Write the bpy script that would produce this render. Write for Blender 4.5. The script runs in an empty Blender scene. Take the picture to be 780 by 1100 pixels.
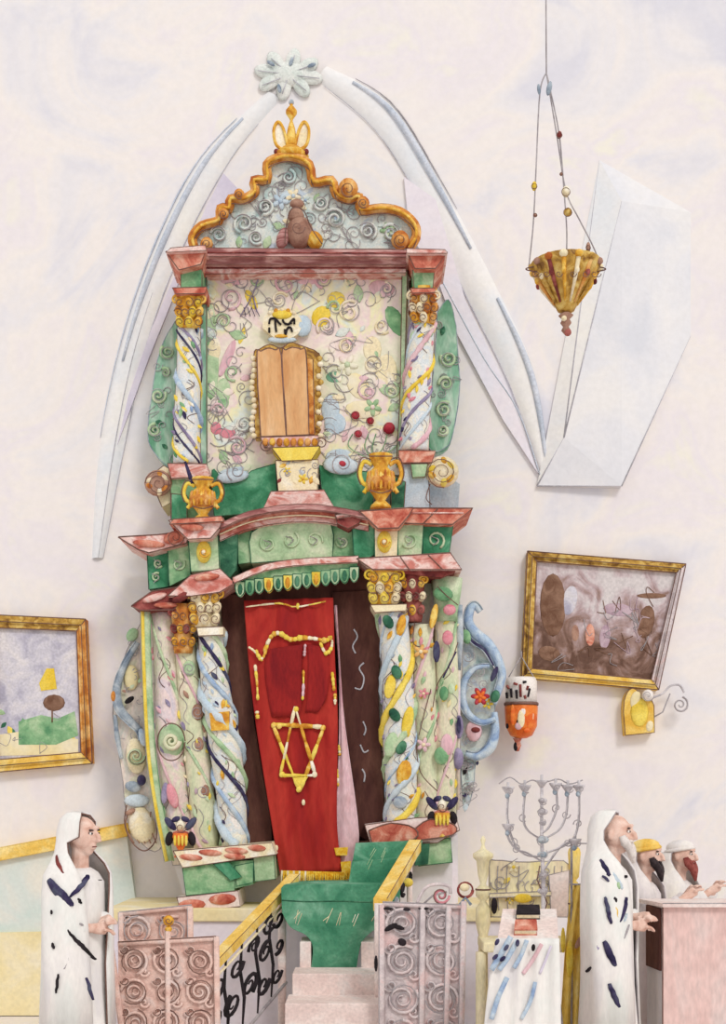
import bpy, bmesh, math, random
from mathutils import Vector, Matrix
rnd = random.Random(7)
PI = math.pi
F, CAMY, CAMZ, CX, HY = 1350.0, -9.0, 1.65, 390.0, 860.0
scene = bpy.context.scene
COL = scene.collection

def P(x, y, Y):
    d = Y - CAMY
    return Vector(((x - CX) * d / F, Y, CAMZ + (HY - y) * d / F))
def S(px, Y): return px * (Y - CAMY) / F

# ------------------------------------------------------------------ materials
def lin(c):
    r = []
    for v in c:
        v /= 255.0
        r.append(v / 12.92 if v <= 0.04045 else ((v + 0.055) / 1.055) ** 2.4)
    return (*r, 1.0)
_mc = {}
def wash(name, cols, scale=4.0, stretch=(1, 1, 1), rough=0.85, speck=0.16, lo=0.34, hi=0.66, metal=0.0, dist=0.8, bump=0.15, grad=None):
    if name in _mc: return _mc[name]
    m = bpy.data.materials.new(name); m.use_nodes = True
    nt = m.node_tree; N = nt.nodes; L = nt.links
    b = N['Principled BSDF']
    b.inputs['Roughness'].default_value = rough
    b.inputs['Metallic'].default_value = metal
    b.inputs['Specular IOR Level'].default_value = 0.25
    tc = N.new('ShaderNodeTexCoord'); mp = N.new('ShaderNodeMapping')
    mp.inputs['Scale'].default_value = stretch
    mp.inputs['Location'].default_value = (rnd.random() * 9, rnd.random() * 9, rnd.random() * 9)
    L.new(tc.outputs['Object'], mp.inputs['Vector'])
    n1 = N.new('ShaderNodeTexNoise'); n1.inputs['Scale'].default_value = scale
    n1.inputs['Detail'].default_value = 4; n1.inputs['Roughness'].default_value = 0.55
    n1.inputs['Distortion'].default_value = dist
    L.new(mp.outputs[0], n1.inputs['Vector'])
    cr = N.new('ShaderNodeValToRGB'); e = cr.color_ramp.elements
    n = len(cols)
    e[0].position = lo; e[0].color = lin(cols[0])
    e[1].position = hi; e[1].color = lin(cols[-1])
    for i in range(1, n - 1):
        q = e.new(lo + (hi - lo) * i / (n - 1)); q.color = lin(cols[i])
    if grad:
        dt = N.new('ShaderNodeVectorMath'); dt.operation = 'DOT_PRODUCT'; dt.inputs[1].default_value = grad[:3]
        L.new(tc.outputs['Object'], dt.inputs[0])
        ad = N.new('ShaderNodeMath'); ad.operation = 'ADD'; ad.inputs[1].default_value = grad[3]; L.new(dt.outputs['Value'], ad.inputs[0])
        a2 = N.new('ShaderNodeMath'); a2.operation = 'ADD'; L.new(ad.outputs[0], a2.inputs[0]); L.new(n1.outputs['Fac'], a2.inputs[1]); L.new(a2.outputs[0], cr.inputs['Fac'])
    else: L.new(n1.outputs['Fac'], cr.inputs['Fac'])
    n2 = N.new('ShaderNodeTexNoise'); n2.inputs['Scale'].default_value = scale * 9 + 14
    n2.inputs['Detail'].default_value = 3
    L.new(mp.outputs[0], n2.inputs['Vector'])
    mr = N.new('ShaderNodeMapRange')
    mr.inputs['From Min'].default_value = 0.3; mr.inputs['From Max'].default_value = 0.7
    mr.inputs['To Min'].default_value = 1 - speck; mr.inputs['To Max'].default_value = 1 + speck * 0.4
    L.new(n2.outputs['Fac'], mr.inputs['Value'])
    mx = N.new('ShaderNodeVectorMath'); mx.operation = 'SCALE'
    L.new(cr.outputs['Color'], mx.inputs[0]); L.new(mr.outputs['Result'], mx.inputs['Scale'])
    L.new(mx.outputs[0], b.inputs['Base Color'])
    if bump:
        bp = N.new('ShaderNodeBump'); bp.inputs['Strength'].default_value = bump; bp.inputs['Distance'].default_value = 0.01
        L.new(n2.outputs['Fac'], bp.inputs['Height']); L.new(bp.outputs[0], b.inputs['Normal'])
    _mc[name] = m
    return m
V = (1, 1, 0.35)
WALL = wash('painted plaster wall', [(218, 216, 224), (229, 225, 227), (236, 229, 225), (231, 224, 227), (236, 231, 220)], 0.9, speck=0.03, lo=.3, hi=.7, dist=1.5, bump=.06)
LAV = wash('lavender plaster and shade', [(206, 198, 216), (216, 208, 222), (226, 216, 224)], 1.6, speck=0.05)  # painted shade inside the left rib, and a cloth stripe
LAV2 = wash('pale lavender plaster and shade', [(222, 214, 226), (232, 224, 230), (228, 224, 234)], 1.6, speck=0.05)  # platform and plinth plaster; also the painted shade inside the right rib
RIB = wash('rib plaster', [(226, 228, 232), (234, 231, 230), (238, 234, 228)], 1.8, speck=0.05)
BLUEGREY = wash('blue grey facet shade', [(216, 217, 224), (226, 225, 229), (233, 230, 229)], 1.2, speck=0.04)  # shade on the springing's turned-away facets, put into the colour
BOSS = wash('grey green plaster', [(212, 220, 214), (226, 229, 224), (232, 231, 226)], 6)
INK = wash('sepia line', [(104, 74, 66), (140, 108, 98)], 8, bump=0)
PENC = wash('grey pencil line', [(150, 142, 146), (190, 184, 186)], 10, bump=0)
PENW = wash('faint pencil line', [(184, 182, 190), (210, 208, 214)], 6, bump=0)
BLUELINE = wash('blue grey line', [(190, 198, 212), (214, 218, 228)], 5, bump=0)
BLACK = wash('black paint', [(26, 22, 24), (48, 40, 46)], 8)
NAVY = wash('navy paint', [(36, 32, 66), (62, 54, 88), (84, 88, 110)], 9)
PINK = wash('pink moulding', [(196, 112, 100), (224, 168, 158), (240, 214, 206), (206, 128, 116)], 6, (1, 1, 1.6))
REDM = wash('brick red moulding', [(172, 76, 62), (206, 122, 100), (232, 182, 160)], 9)
MAUVE = wash('mauve brown moulding', [(142, 86, 84), (176, 120, 116), (214, 172, 166)], 5, (1, 1, 5))
MAROON = wash('maroon paint', [(92, 38, 40), (140, 66, 62), (176, 104, 96)], 8)
ORANGE = wash('orange brown moulding', [(176, 96, 44), (212, 142, 66), (236, 190, 122)], 9)
GOLD = wash('ochre gold', [(196, 124, 34), (228, 172, 58), (244, 214, 120)], 12, rough=.6)
GOLD2 = wash('antique gold', [(128, 88, 40), (196, 152, 66), (226, 198, 120)], 14, rough=.5)
YEL = wash('yellow paint', [(232, 196, 60), (244, 222, 110)], 7)
YRAIL = wash('yellow ochre rail', [(226, 178, 72), (238, 200, 104), (244, 220, 150)], 6)
CREAM = wash('cream paint', [(244, 232, 196), (240, 224, 186), (248, 242, 226)], 6)
CREAMY = wash('cream yellow cloth', [(240, 226, 168), (244, 234, 196), (234, 218, 188)], 6, V)
OCHRE = wash('golden ochre cloth', [(224, 178, 66), (240, 208, 110), (246, 230, 168)], 7, V)
GREEN = wash('emerald green paint', [(48, 118, 82), (74, 146, 108), (120, 178, 142)], 6)
GREEN2 = wash('mid green paint', [(92, 146, 104), (136, 180, 134), (184, 208, 168)], 6)
LGREEN = wash('pale green paint', [(150, 184, 140), (184, 208, 168), (212, 222, 190)], 6)
DGREEN = wash('dark green paint', [(34, 78, 62), (58, 112, 84), (96, 146, 116)], 7)
TEAL = wash('pale teal paint', [(182, 206, 204), (208, 220, 216), (226, 228, 218), (194, 206, 218)], 7)
WING = wash('sea green paint', [(92, 150, 118), (140, 184, 158), (200, 218, 202)], 6, V)
PANEL = wash('flowered panel paint', [(206, 216, 184), (226, 224, 198), (240, 232, 214), (236, 214, 212), (238, 232, 190), (214, 224, 220), (236, 230, 218)], 3.2, lo=.28, hi=.72, speck=.07, dist=.4)
BODY = wash('cream green body paint', [(204, 212, 182), (226, 222, 196), (234, 218, 208), (214, 214, 206), (232, 222, 176)], 6, (1, 1, .5), lo=.3, hi=.7)
SHAFT = wash('pale column paint', [(226, 230, 222), (238, 230, 212), (214, 222, 226), (240, 232, 226)], 9)
PSHAFT = wash('pink column paint', [(230, 208, 202), (222, 220, 196), (236, 214, 212), (214, 204, 214)], 7, (1, 1, .6))
GSHAFT = wash('green column paint', [(206, 214, 178), (224, 222, 190), (232, 214, 196)], 7, (1, 1, .5))
BLUE = wash('pale blue paint', [(140, 164, 200), (178, 198, 218), (210, 220, 226)], 9)
SKY = wash('sky blue paint', [(186, 206, 220), (212, 222, 228)], 7)
GREYB = wash('blue grey paint', [(120, 134, 152), (160, 172, 184), (200, 206, 210)], 9)
VIOLET = wash('violet grey paint', [(120, 108, 140), (168, 158, 186)], 9)
ROSE = wash('rose paint', [(214, 120, 136), (232, 172, 178)], 9)
CRIM = wash('crimson paint', [(160, 34, 52), (200, 76, 88)], 9)
BROWN = wash('dark brown wood', [(74, 40, 36), (92, 56, 48), (112, 74, 62)], 5, V, dist=.4)
BROWN2 = wash('warm brown paint', [(150, 108, 92), (186, 148, 128)], 9)
RED = wash('red velvet', [(144, 30, 32), (164, 38, 34), (182, 54, 44), (158, 34, 33)], 4, (1, 1, .3), lo=.3, hi=.7, speck=.1)
DRED = wash('deep red velvet', [(122, 22, 28), (146, 30, 30), (162, 38, 34)], 6, (1, 1, .3))
LINING = wash('pink lining cloth', [(222, 176, 186), (230, 196, 202), (214, 172, 176)], 6, V)
FRINGE = wash('yellow fringe', [(226, 160, 30), (240, 196, 60), (244, 214, 110)], 26)
TABLET = wash('tan wood tablet', [(204, 148, 98), (220, 172, 122), (230, 190, 146)], 6, (1, 1, .3), speck=.1)
CARPET = wash('green carpet', [(58, 126, 96), (84, 150, 118), (128, 180, 152)], 5, bump=.4)
FLOORM = wash('pale stone floor', [(222, 214, 218), (232, 224, 222), (238, 230, 214)], 2, speck=.05)
DADO = wash('pale teal dado', [(204, 218, 212), (216, 222, 216), (230, 226, 214)], 2.4, speck=.05)
OCHREP = wash('pale ochre plaster', [(230, 212, 158), (236, 222, 178), (238, 229, 205)], 2.4, speck=.08)
PIRON = wash('pink painted iron', [(216, 176, 164), (232, 200, 188), (226, 206, 200)], 8)
GIRON = wash('grey pink painted iron', [(196, 182, 184), (220, 208, 208), (226, 196, 194)], 8)
STONE = wash('pink white stone', [(226, 204, 198), (236, 218, 212), (238, 230, 226)], 4)
SKIN = wash('skin', [(214, 170, 152), (228, 192, 176), (236, 206, 192)], 14, speck=.08)
WCLOTH = wash('white wool cloth', [(226, 222, 222), (238, 234, 230), (230, 232, 228)], 5, V, speck=.06)
GCLOTH = wash('grey white cloth', [(204, 198, 200), (222, 214, 214), (232, 224, 220)], 5, V, speck=.08)
ROBE = wash('pale robe cloth', [(218, 214, 214), (230, 224, 222), (236, 230, 220)], 5, V, speck=.08)
ORG = wash('orange glass', [(226, 92, 30), (240, 140, 60)], 14, rough=.3)
WGLASS = wash('white glass', [(238, 230, 224), (244, 236, 230)], 8, rough=.3)
PEWTER = wash('pale pewter', [(172, 166, 170), (202, 196, 200), (220, 214, 216)], 16, rough=.5, metal=.0)
SHOE = wash('dark leather', [(40, 34, 34), (64, 54, 52)], 8)
BEARD = wash('dark beard hair', [(40, 32, 36), (72, 60, 62)], 30)
RBEARD = wash('russet beard hair', [(128, 56, 52), (166, 92, 84)], 30)
WBEARD = wash('white beard hair', [(222, 212, 208), (238, 230, 224)], 30)
PINKDESK = wash('pink wood desk', [(216, 178, 172), (228, 196, 190), (222, 204, 200)], 3, V)
CANV = wash('brown mauve canvas', [(104, 76, 64), (136, 106, 94), (160, 134, 128), (186, 164, 166), (206, 192, 194), (214, 206, 206)], 5.0, (1, 1, .8), lo=.3, hi=.72, dist=1.2, grad=(.12, 0, .42, -.2))
CANV2 = wash('cloudy canvas', [(176, 172, 190), (208, 204, 214), (224, 218, 220)], 5)
UMBER = wash('umber paint', [(112, 78, 60), (150, 116, 96)], 12)
MAUV2 = wash('mauve paint', [(178, 150, 164), (206, 184, 192)], 12)

# ------------------------------------------------------------------ mesh builder
class MB:
    def __init__(s): s.v = []; s.f = []; s.m = []; s.sm = []; s.mats = []
    def mi(s, m):
        if m not in s.mats: s.mats.append(m)
        return s.mats.index(m)
    def add(s, vs, fs, mat, smooth=False):
        o = len(s.v); k = s.mi(mat); s.v += [Vector(a) for a in vs]
        for f in fs: s.f.append([i + o for i in f]); s.m.append(k); s.sm.append(smooth)
    def slab(s, poly, Y0, Y1, mat, ink=True, cham=0.0, px=True, r=0.0034, lm=None):
        """outline (pixels at depth Y0, or world x,z) given thickness from Y0 (front) back to Y1"""
        w = [P(x, y, Y0) for x, y in poly] if px else [Vector((x, Y0, z)) for x, z in poly]
        n = len(w); b = [Vector((a.x, Y1, a.z)) for a in w]
        s.add(w + b, [list(range(n))] + [list(range(2 * n - 1, n - 1, -1))] + [[i, i + n, (i + 1) % n + n, (i + 1) % n] for i in range(n)], mat)
        if ink: s.line([a + Vector((rnd.uniform(-1, 1) * .002, 0, rnd.uniform(-1, 1) * .002)) for a in w] + [w[0]], r, lm or INK)
        return s
    def line(s, pts, r, mat, n=4): s.tube(pts, r, mat, n)
    def ink(s, pts, Y, r=0.0036, mat=None, smooth=True, n=5):
        q = cat(pts, n) if smooth and len(pts) > 2 else pts
        s.tube([P(x, y, Y) for x, y in q], r, mat or INK, 4)
    def tube(s, pts, r, mat, n=8, flat=1.0, closed=False):
        pts = [Vector(p) for p in pts]; k = len(pts)
        if k < 2: return
        rs = r if isinstance(r, (list, tuple)) else [r] * k
        vs = []; up = None
        for i in range(k):
            t = (pts[min(i + 1, k - 1)] - pts[max(i - 1, 0)])
            if t.length < 1e-9: t = Vector((0, 0, 1))
            t.normalize()
            if up is None:
                a = Vector((0, 1, 0)) if abs(t.y) < .9 else Vector((1, 0, 0))
                up = (a - t * a.dot(t)).normalized()
            else:
                up = up - t * up.dot(t)
                if up.length < 1e-6: up = Vector((0, 1, 0)).cross(t)
                up.normalize()
            sd = t.cross(up)
            for j in range(n):
                a = 2 * PI * j / n
                vs.append(pts[i] + up * (math.cos(a) * rs[i] * flat) + sd * (math.sin(a) * rs[i]))
        fs = [[i * n + j, i * n + (j + 1) % n, (i + 1) * n + (j + 1) % n, (i + 1) * n + j] for i in range(k - 1) for j in range(n)]
        fs += [list(range(n)), list(range((k - 1) * n, k * n))]
        s.add(vs, fs, mat, True)
    def blob(s, c, rx, ry, rz, mat, ang=0.0, nu=10, nv=6, fn=None):
        c = Vector(c); vs = []; ca, sa = math.cos(ang), math.sin(ang)
        for i in range(1, nv):
            th = PI * i / nv
            for j in range(nu):
                ph = 2 * PI * j / nu
                x, y, z = math.sin(th) * math.cos(ph) * rx, math.sin(th) * math.sin(ph) * ry, math.cos(th) * rz
                if fn: x, y, z = fn(x, y, z)
                vs.append(c + Vector((x * ca + z * sa, y, -x * sa + z * ca)))
        vs.append(c + Vector((rz * sa, 0, rz * ca))); vs.append(c - Vector((rz * sa, 0, rz * ca)))
        T, B = len(vs) - 2, len(vs) - 1
        fs = [[i * nu + j, i * nu + (j + 1) % nu, (i + 1) * nu + (j + 1) % nu, (i + 1) * nu + j] for i in range(nv - 2) for j in range(nu)]
        fs += [[T, (j + 1) % nu, j] for j in range(nu)] + [[B, (nv - 2) * nu + j, (nv - 2) * nu + (j + 1) % nu] for j in range(nu)]
        s.add(vs, fs, mat, True)
    def pb(s, x, y, Y, rx, rz, mat, ang=0.0, t=0.5, **k):   # blob at a pixel; radii in pixels; t = thickness share
        a, b = S(rx, Y), S(rz, Y)
        s.blob(P(x, y, Y), a, min(a, b) * t + .002, b, mat, ang, **k)
    def lathe(s, c, prof, mat, n=24, ysc=1.0):               # prof: (radius, z) pairs, world
        c = Vector(c); vs = []; k = len(prof)
        for r, z in prof:
            for j in range(n):
                a = 2 * PI * j / n
                vs.append(c + Vector((math.cos(a) * r, math.sin(a) * r * ysc, z)))
        fs = [[i * n + j, i * n + (j + 1) % n, (i + 1) * n + (j + 1) % n, (i + 1) * n + j] for i in range(k - 1) for j in range(n)]
        fs += [list(range(n)), list(range((k - 1) * n, k * n))]
        s.add(vs, fs, mat, True)
    def plathe(s, x, Y, prof, mat, n=24, ysc=1.0):           # prof: (radius px, y px)
        c = P(x, HY, Y); s.lathe((c.x, Y, 0), [(S(r, Y), CAMZ + S(HY - y, Y)) for r, y in prof], mat, n, ysc)
    def box(s, x0, x1, Y0, Y1, z0, z1, mat):
        vs = [(x, y, z) for x in (x0, x1) for y in (Y0, Y1) for z in (z0, z1)]
        s.add(vs, [[0, 1, 3, 2], [4, 6, 7, 5], [0, 4, 5, 1], [2, 3, 7, 6], [0, 2, 6, 4], [1, 5, 7, 3]], mat)
    def scroll(s, x, y, Y, r, turns, mat, a0=0.0, w=0.005, dirn=1, n=None, tip=.15):   # flat spiral, r in pixels
        n = n or int(12 * turns) + 4; pts = []
        for i in range(n):
            t = i / (n - 1); a = a0 + dirn * t * turns * 2 * PI; q = r * (1 - t * (1 - tip))
            pts.append(P(x + q * math.cos(a), y + q * math.sin(a), Y))
        s.tube(pts, [w * (1 - .5 * i / n) for i in range(n)], mat, 5)
    def flower(s, x, y, Y, r, mat, core, k=5, a0=0.0):
        for i in range(k):
            a = a0 + 2 * PI * i / k
            s.pb(x + r * .55 * math.cos(a), y + r * .55 * math.sin(a), Y, r * .5, r * .28, mat, a, .5, nu=8, nv=5)
        s.pb(x, y, Y - .006, r * .28, r * .28, core, 0, .8, nu=8, nv=5)
    def build(s, name, parent=None, bevel=0, **props):
        me = bpy.data.meshes.new(name)
        off = parent_origin(parent)
        me.from_pydata([tuple(v - off) for v in s.v], [], s.f)
        for m in s.mats: me.materials.append(m)
        me.polygons.foreach_set('material_index', s.m); me.polygons.foreach_set('use_smooth', s.sm)
        bm = bmesh.new(); bm.from_mesh(me); bmesh.ops.recalc_face_normals(bm, faces=bm.faces); bm.to_mesh(me); bm.free()
        me.update()
        o = bpy.data.objects.new(name, me); COL.objects.link(o)
        if parent: o.parent = parent
        if bevel:
            b = o.modifiers.new('bevel', 'BEVEL'); b.width = bevel; b.segments = 2; b.limit_method = 'ANGLE'
        for k, v in props.items(): o[k] = v
        return o
def parent_origin(p):
    v = Vector((0, 0, 0))
    while p: v += p.location; p = p.parent
    return v
def cat(pts, n=6):
    pts = [Vector((*p, 0)) if len(p) == 2 else Vector(p) for p in pts]; d = 2
    out = []
    for i in range(len(pts) - 1):
        p0, p1, p2, p3 = pts[max(i - 1, 0)], pts[i], pts[i + 1], pts[min(i + 2, len(pts) - 1)]
        for k in range(n):
            t = k / n
            out.append(.5 * ((2 * p1) + (p2 - p0) * t + (2 * p0 - 5 * p1 + 4 * p2 - p3) * t * t + (3 * p1 - p0 - 3 * p2 + p3) * t ** 3))
    out.append(pts[-1])
    return [(p.x, p.y) for p in out]
def cat3(pts, n=6):
    pts = [Vector(p) for p in pts]; out = []
    for i in range(len(pts) - 1):
        p0, p1, p2, p3 = pts[max(i - 1, 0)], pts[i], pts[i + 1], pts[min(i + 2, len(pts) - 1)]
        for k in range(n):
            t = k / n
            out.append(.5 * ((2 * p1) + (p2 - p0) * t + (2 * p0 - 5 * p1 + 4 * p2 - p3) * t * t + (3 * p1 - p0 - 3 * p2 + p3) * t ** 3))
    return out + [pts[-1]]
def thing(name, loc, label, cat_, group=None):
    o = bpy.data.objects.new(name, None); COL.objects.link(o); o.location = loc
    o.empty_display_size = .1
    o['label'] = label; o['category'] = cat_
    if group: o['group'] = group
    return o
def inside(x, y, poly):
    c = False; j = len(poly) - 1
    for i in range(len(poly)):
        xi, yi = poly[i]; xj, yj = poly[j]
        if (yi > y) != (yj > y) and x < (xj - xi) * (y - yi) / (yj - yi) + xi: c = not c
        j = i
    return c
def leafy(rx):
    return lambda x, y, z: (x, y, z * (1 - .75 * (x / rx) ** 2))
def ornament(mb, poly, Y, n, pal, size=(3, 7), scrolls=.35, flowers=.12, line=None, avoid=None, t=.16):
    xs = [p[0] for p in poly]; ys = [p[1] for p in poly]; k = 0; tries = 0
    while k < n and tries < n * 40:
        tries += 1
        x, y = rnd.uniform(min(xs), max(xs)), rnd.uniform(min(ys), max(ys))
        if not inside(x, y, poly) or (avoid and inside(x, y, avoid)): continue
        k += 1; r = rnd.uniform(*size); q = rnd.random()
        if q < scrolls: mb.scroll(x, y, Y - .002, r, rnd.uniform(.8, 1.8), line or PENC, rnd.uniform(0, 6.3), .0036, rnd.choice((-1, 1)))
        elif q < scrolls + flowers: mb.flower(x, y, Y, r * .9, rnd.choice(pal), rnd.choice(pal), 5, rnd.random())
        elif q < scrolls + flowers + .22: mb.ink([(x + rnd.uniform(-1, 1) * r * 1.6, y + rnd.uniform(-1, 1) * r * 1.6) for _ in range(4)], Y - .003, .0026, line or PENC)
        else: mb.pb(x, y, Y, r * .8, r * .45, rnd.choice(pal), rnd.uniform(0, PI), t, nu=10, nv=6, fn=leafy(S(r * .8, Y)))

# ------------------------------------------------------------------ the setting
WY = 0.7
def struct(mb, name, **k): return mb.build(name, None, kind='structure', **k)
m = MB(); m.box(-9, 9, WY, WY + .3, 0, 10.5, WALL); struct(m, 'wall_back')
m = MB(); m.box(-9, 9, -10.5, WY, -.2, 0, FLOORM); struct(m, 'floor')

def rib(name, outer, inner, h, mat, Y=WY, lines=()):
    o = cat(outer, 6); i_ = cat(inner, 6); k = min(len(o), len(i_)); m = MB(); vs = []; n = 7
    for a in range(k):
        A = P(*o[a], Y); B = P(*i_[a], Y); wd = (A - B).length
        for j in range(n):
            s = j / (n - 1); p = A.lerp(B, s); p.y = Y + .01 - (.01 + min(h, wd * .8)) * math.sin(PI * s) ** .7; vs.append(p)
    fs = [[a * n + j, a * n + j + 1, (a + 1) * n + j + 1, (a + 1) * n + j] for a in range(k - 1) for j in range(n - 1)]
    m.add(vs, fs, mat, True)
    for s, r, lm, t0, t1 in lines:
        pts = []
        for a in range(int(k * t0), int(k * t1)):
            p = P(*o[a], Y).lerp(P(*i_[a], Y), s); wd = (P(*o[a], Y) - P(*i_[a], Y)).length
            p.y = Y - min(h, wd * .8) * math.sin(PI * min(max(s, .02), .98)) ** .7 - .002
            pts.append(p)
        if len(pts) > 2: m.tube(pts, [r * (.3 + .7 * math.sin(PI * (q + .5) / len(pts))) for q in range(len(pts))], lm, 5)
    struct(m, name)
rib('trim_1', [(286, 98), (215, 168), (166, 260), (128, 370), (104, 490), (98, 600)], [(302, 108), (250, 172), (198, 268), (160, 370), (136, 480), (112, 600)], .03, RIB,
    lines=[(.04, .008, BLUELINE, .1, .8), (.3, .03, BLUELINE, .12, .66), (.94, .006, PENW, .1, 1), (.6, .004, PENW, .5, 1)])  # the broad blue-grey strokes are shading painted along the rib
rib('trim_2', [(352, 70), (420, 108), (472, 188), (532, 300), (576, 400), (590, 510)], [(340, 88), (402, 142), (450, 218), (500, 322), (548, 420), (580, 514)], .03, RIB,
    lines=[(.05, .006, PENC, .1, .5), (.25, .034, BLUELINE, .12, .58), (.2, .03, BLUELINE, .62, .97), (.95, .006, PENW, .05, 1)])  # broad blue-grey strokes paint this rib's shading, also near its foot
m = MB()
m.slab([(240, 186), (266, 214), (206, 262), (186, 320), (160, 384), (126, 478), (138, 425), (162, 355), (192, 286), (220, 226)], WY - .03, WY, LAV, ink=False)  # shade along the left rib, painted as a lavender slab
m.slab([(434, 190), (468, 214), (500, 322), (548, 424), (578, 508), (540, 450), (492, 360), (470, 300), (440, 250)], WY - .03, WY, LAV2, ink=False)  # shade along the right rib, painted as a paler slab
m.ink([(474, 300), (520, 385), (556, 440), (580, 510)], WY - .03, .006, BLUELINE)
struct(m, 'arch_shade_trim')
# springing of the vault on the right
m = MB()
a, mm, b = P(577, 522, .67), P(606, 470, .62), P(668, 522, .62)
p, q, r_, s_ = P(644, 172, .7), P(668, 216, .63), P(742, 228, .7), P(742, 361, .7)
ab, bb = Vector((a.x, .7, a.z)), Vector((b.x, .7, b.z))
vs = [a, mm, b, p, q, r_, s_, ab, bb]
m.add(vs, [[0, 1, 3], [1, 4, 3]], RIB); m.add(vs, [[0, 2, 1], [1, 2, 4], [2, 6, 4], [6, 5, 4], [4, 5, 3]], BLUEGREY); m.add(vs, [[0, 7, 8, 2], [0, 3, 7], [2, 8, 6]], BLUEGREY)  # shaded side of the springing tinted blue grey, light side left pale
for u, w in ((a, b), (mm, q), (b, s_), (mm, p), (a, mm)): m.tube([u, u.lerp(w, .5), w], [.006, .005, .001], PENW, 4)
struct(m, 'trim_4')
# boss at the top of the arch
m = MB()
for i in range(8):
    A = i * PI / 4 + .2; m.pb(310 + 24 * math.cos(A), 80 + 15 * math.sin(A), WY - .02, 14, 8, BOSS, A, .4)
    m.ink([(310 + 8 * math.cos(A), 80 + 6 * math.sin(A)), (310 + 34 * math.cos(A), 80 + 21 * math.sin(A))], WY - .05, .004, PENW)
m.pb(310, 80, WY - .02, 20, 14, BOSS, 0, .4)
for x, y, g in ((313, 66, .3), (300, 95, -.2), (335, 70, 1.2), (291, 68, -1.0)): m.pb(x, y, WY - .06, 2.2, 5, GREYB, g, .5)
struct(m, 'trim_5')
# dado on the left
m = MB(); m.slab([(-60, 922), (138, 884), (138, 893), (136, 898), (-60, 936)], WY - .12, WY, YRAIL, r=.004, lm=YRAIL); struct(m, 'trim_6')
m = MB(); m.slab([(-60, 936), (136, 898), (150, 1000), (-60, 1004)], WY - .07, WY, DADO, ink=False); struct(m, 'trim_7')
m = MB(); m.slab([(-60, 1003), (150, 999), (150, 1091), (-60, 1091)], WY - .1, WY, OCHREP, ink=False); struct(m, 'baseboard_left')

# platform carrying the ark
PZ = P(0, 972, 0).z
m = MB()
m.box(-1.75, 1.25, -.28, WY, .0, PZ - .09, LAV2)
m.box(-1.78, 1.28, -.31, WY, PZ - .09, PZ, OCHREP)
struct(m, 'trim_8', bevel=.008)

# ------------------------------------------------------------------ the ark
ARK = thing('torah_ark', (P(320, 972, .3).x, .3, PZ), 'tall two-tiered painted Torah ark, green, pink and gold, with columns, against the back wall', 'ark')
def part(mb, name, parent=None, bevel=0, **k): return mb.build(name, parent or ARK, bevel, **k)
SUBO = {}
def sub(mb, name, par, **k): return mb.build(name, par, **k)
LEAVES = [GREEN2, LGREEN, DGREEN, BLUE, YEL, ROSE, GOLD, CREAM, VIOLET]
SOFT = [LGREEN, CREAM, SKY, LINING, YEL, TEAL, BLUE, PANEL]

# pediment
ped = [(209, 267), (207, 255), (217, 243), (235, 237), (237, 224), (246, 224), (248, 214), (262, 214), (274, 206), (273, 194), (287, 193), (287, 177), (299, 170), (315, 169), (332, 177),
       (337, 196), (356, 194), (361, 208), (374, 214), (386, 212), (388, 226), (410, 224), (430, 228), (445, 241), (447, 255), (439, 267)]
m = MB(); m.slab(ped, .32, .6, TEAL, ink=False)
inner = [(215, 262), (222, 250), (250, 232), (290, 205), (300, 185), (325, 185), (335, 205), (380, 225), (430, 240), (436, 262)]
ornament(m, inner, .315, 80, [TEAL, SKY, LGREEN, BLUE, CREAM], (5, 11), .4, .04, line=PENC, t=.12)
for x, y, r in ((262, 240, 11), (235, 252, 9), (285, 222, 9), (360, 235, 11), (395, 248, 10), (345, 218, 8), (420, 250, 10), (310, 190, 8), (275, 255, 8)):
    m.scroll(x, y, .305, r, 1.7, TEAL, rnd.random() * 6, .014, rnd.choice((-1, 1))); m.scroll(x, y, .29, r, 1.6, PENC, rnd.random() * 6, .004)
pedi = part(m, 'pediment')
m = MB()
m.tube([P(x, y, .29) for x, y in cat(ped, 3)], .036, ORANGE, 10)
m.tube([P(x, y - 1, .25) for x, y in cat(ped, 3)], .012, GOLD, 6)
m.ink([(x, y - 5) for x, y in ped], .27, .0045, INK, n=3); m.ink([(x, y + 5) for x, y in ped], .26, .004, INK, n=3)
for x, y, r in ((240, 230, 6), (257, 209, 6), (374, 203, 11), (390, 218, 7), (430, 258, 10), (222, 262, 7)):
    m.pb(x, y, .25, r, r, ORANGE, 0, .9); m.scroll(x, y, .25 - S(r, .25) * .85, r * .8, 1.5, INK, 1, .004)
part(m, 'pediment_moulding')
m = MB()
m.pb(318, 232, .27, 9, 8, BROWN2, 0, 1); m.pb(322, 250, .27, 15, 17, BROWN2, 0, .8); m.pb(338, 258, .26, 9, 10, GOLD, -.5, .8); m.pb(304, 256, .26, 7, 12, MAUVE, .3, .8)
m.pb(319, 219, .27, 8, 5, BROWN2, 0, .9)
m.ink([(306, 262), (308, 240), (314, 224), (326, 226), (334, 244), (346, 262)], .19, .004); m.scroll(320, 244, .17, 8, 1.3, INK, 0, .004)
part(m, 'carved_figure')
m = MB()
m.plathe(313, .36, [(17, 172), (19, 168), (13, 163), (10, 160)], GOLD, 20)
for sx in (-1, 1):
    loop = [(313 + sx * 4, 163), (313 + sx * 16, 156), (313 + sx * 19, 140), (313 + sx * 14, 131), (313 + sx * 8, 140), (313 + sx * 3, 162)]
    m.slab(cat(loop, 4)[:-1], .34, .38, CREAM); m.tube([P(x, y, .335) for x, y in cat(loop, 5)], .012, GOLD, 6)
    m.pb(313 + sx * 16, 163, .3, 3, 3, MAROON, 0, 1)
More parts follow.
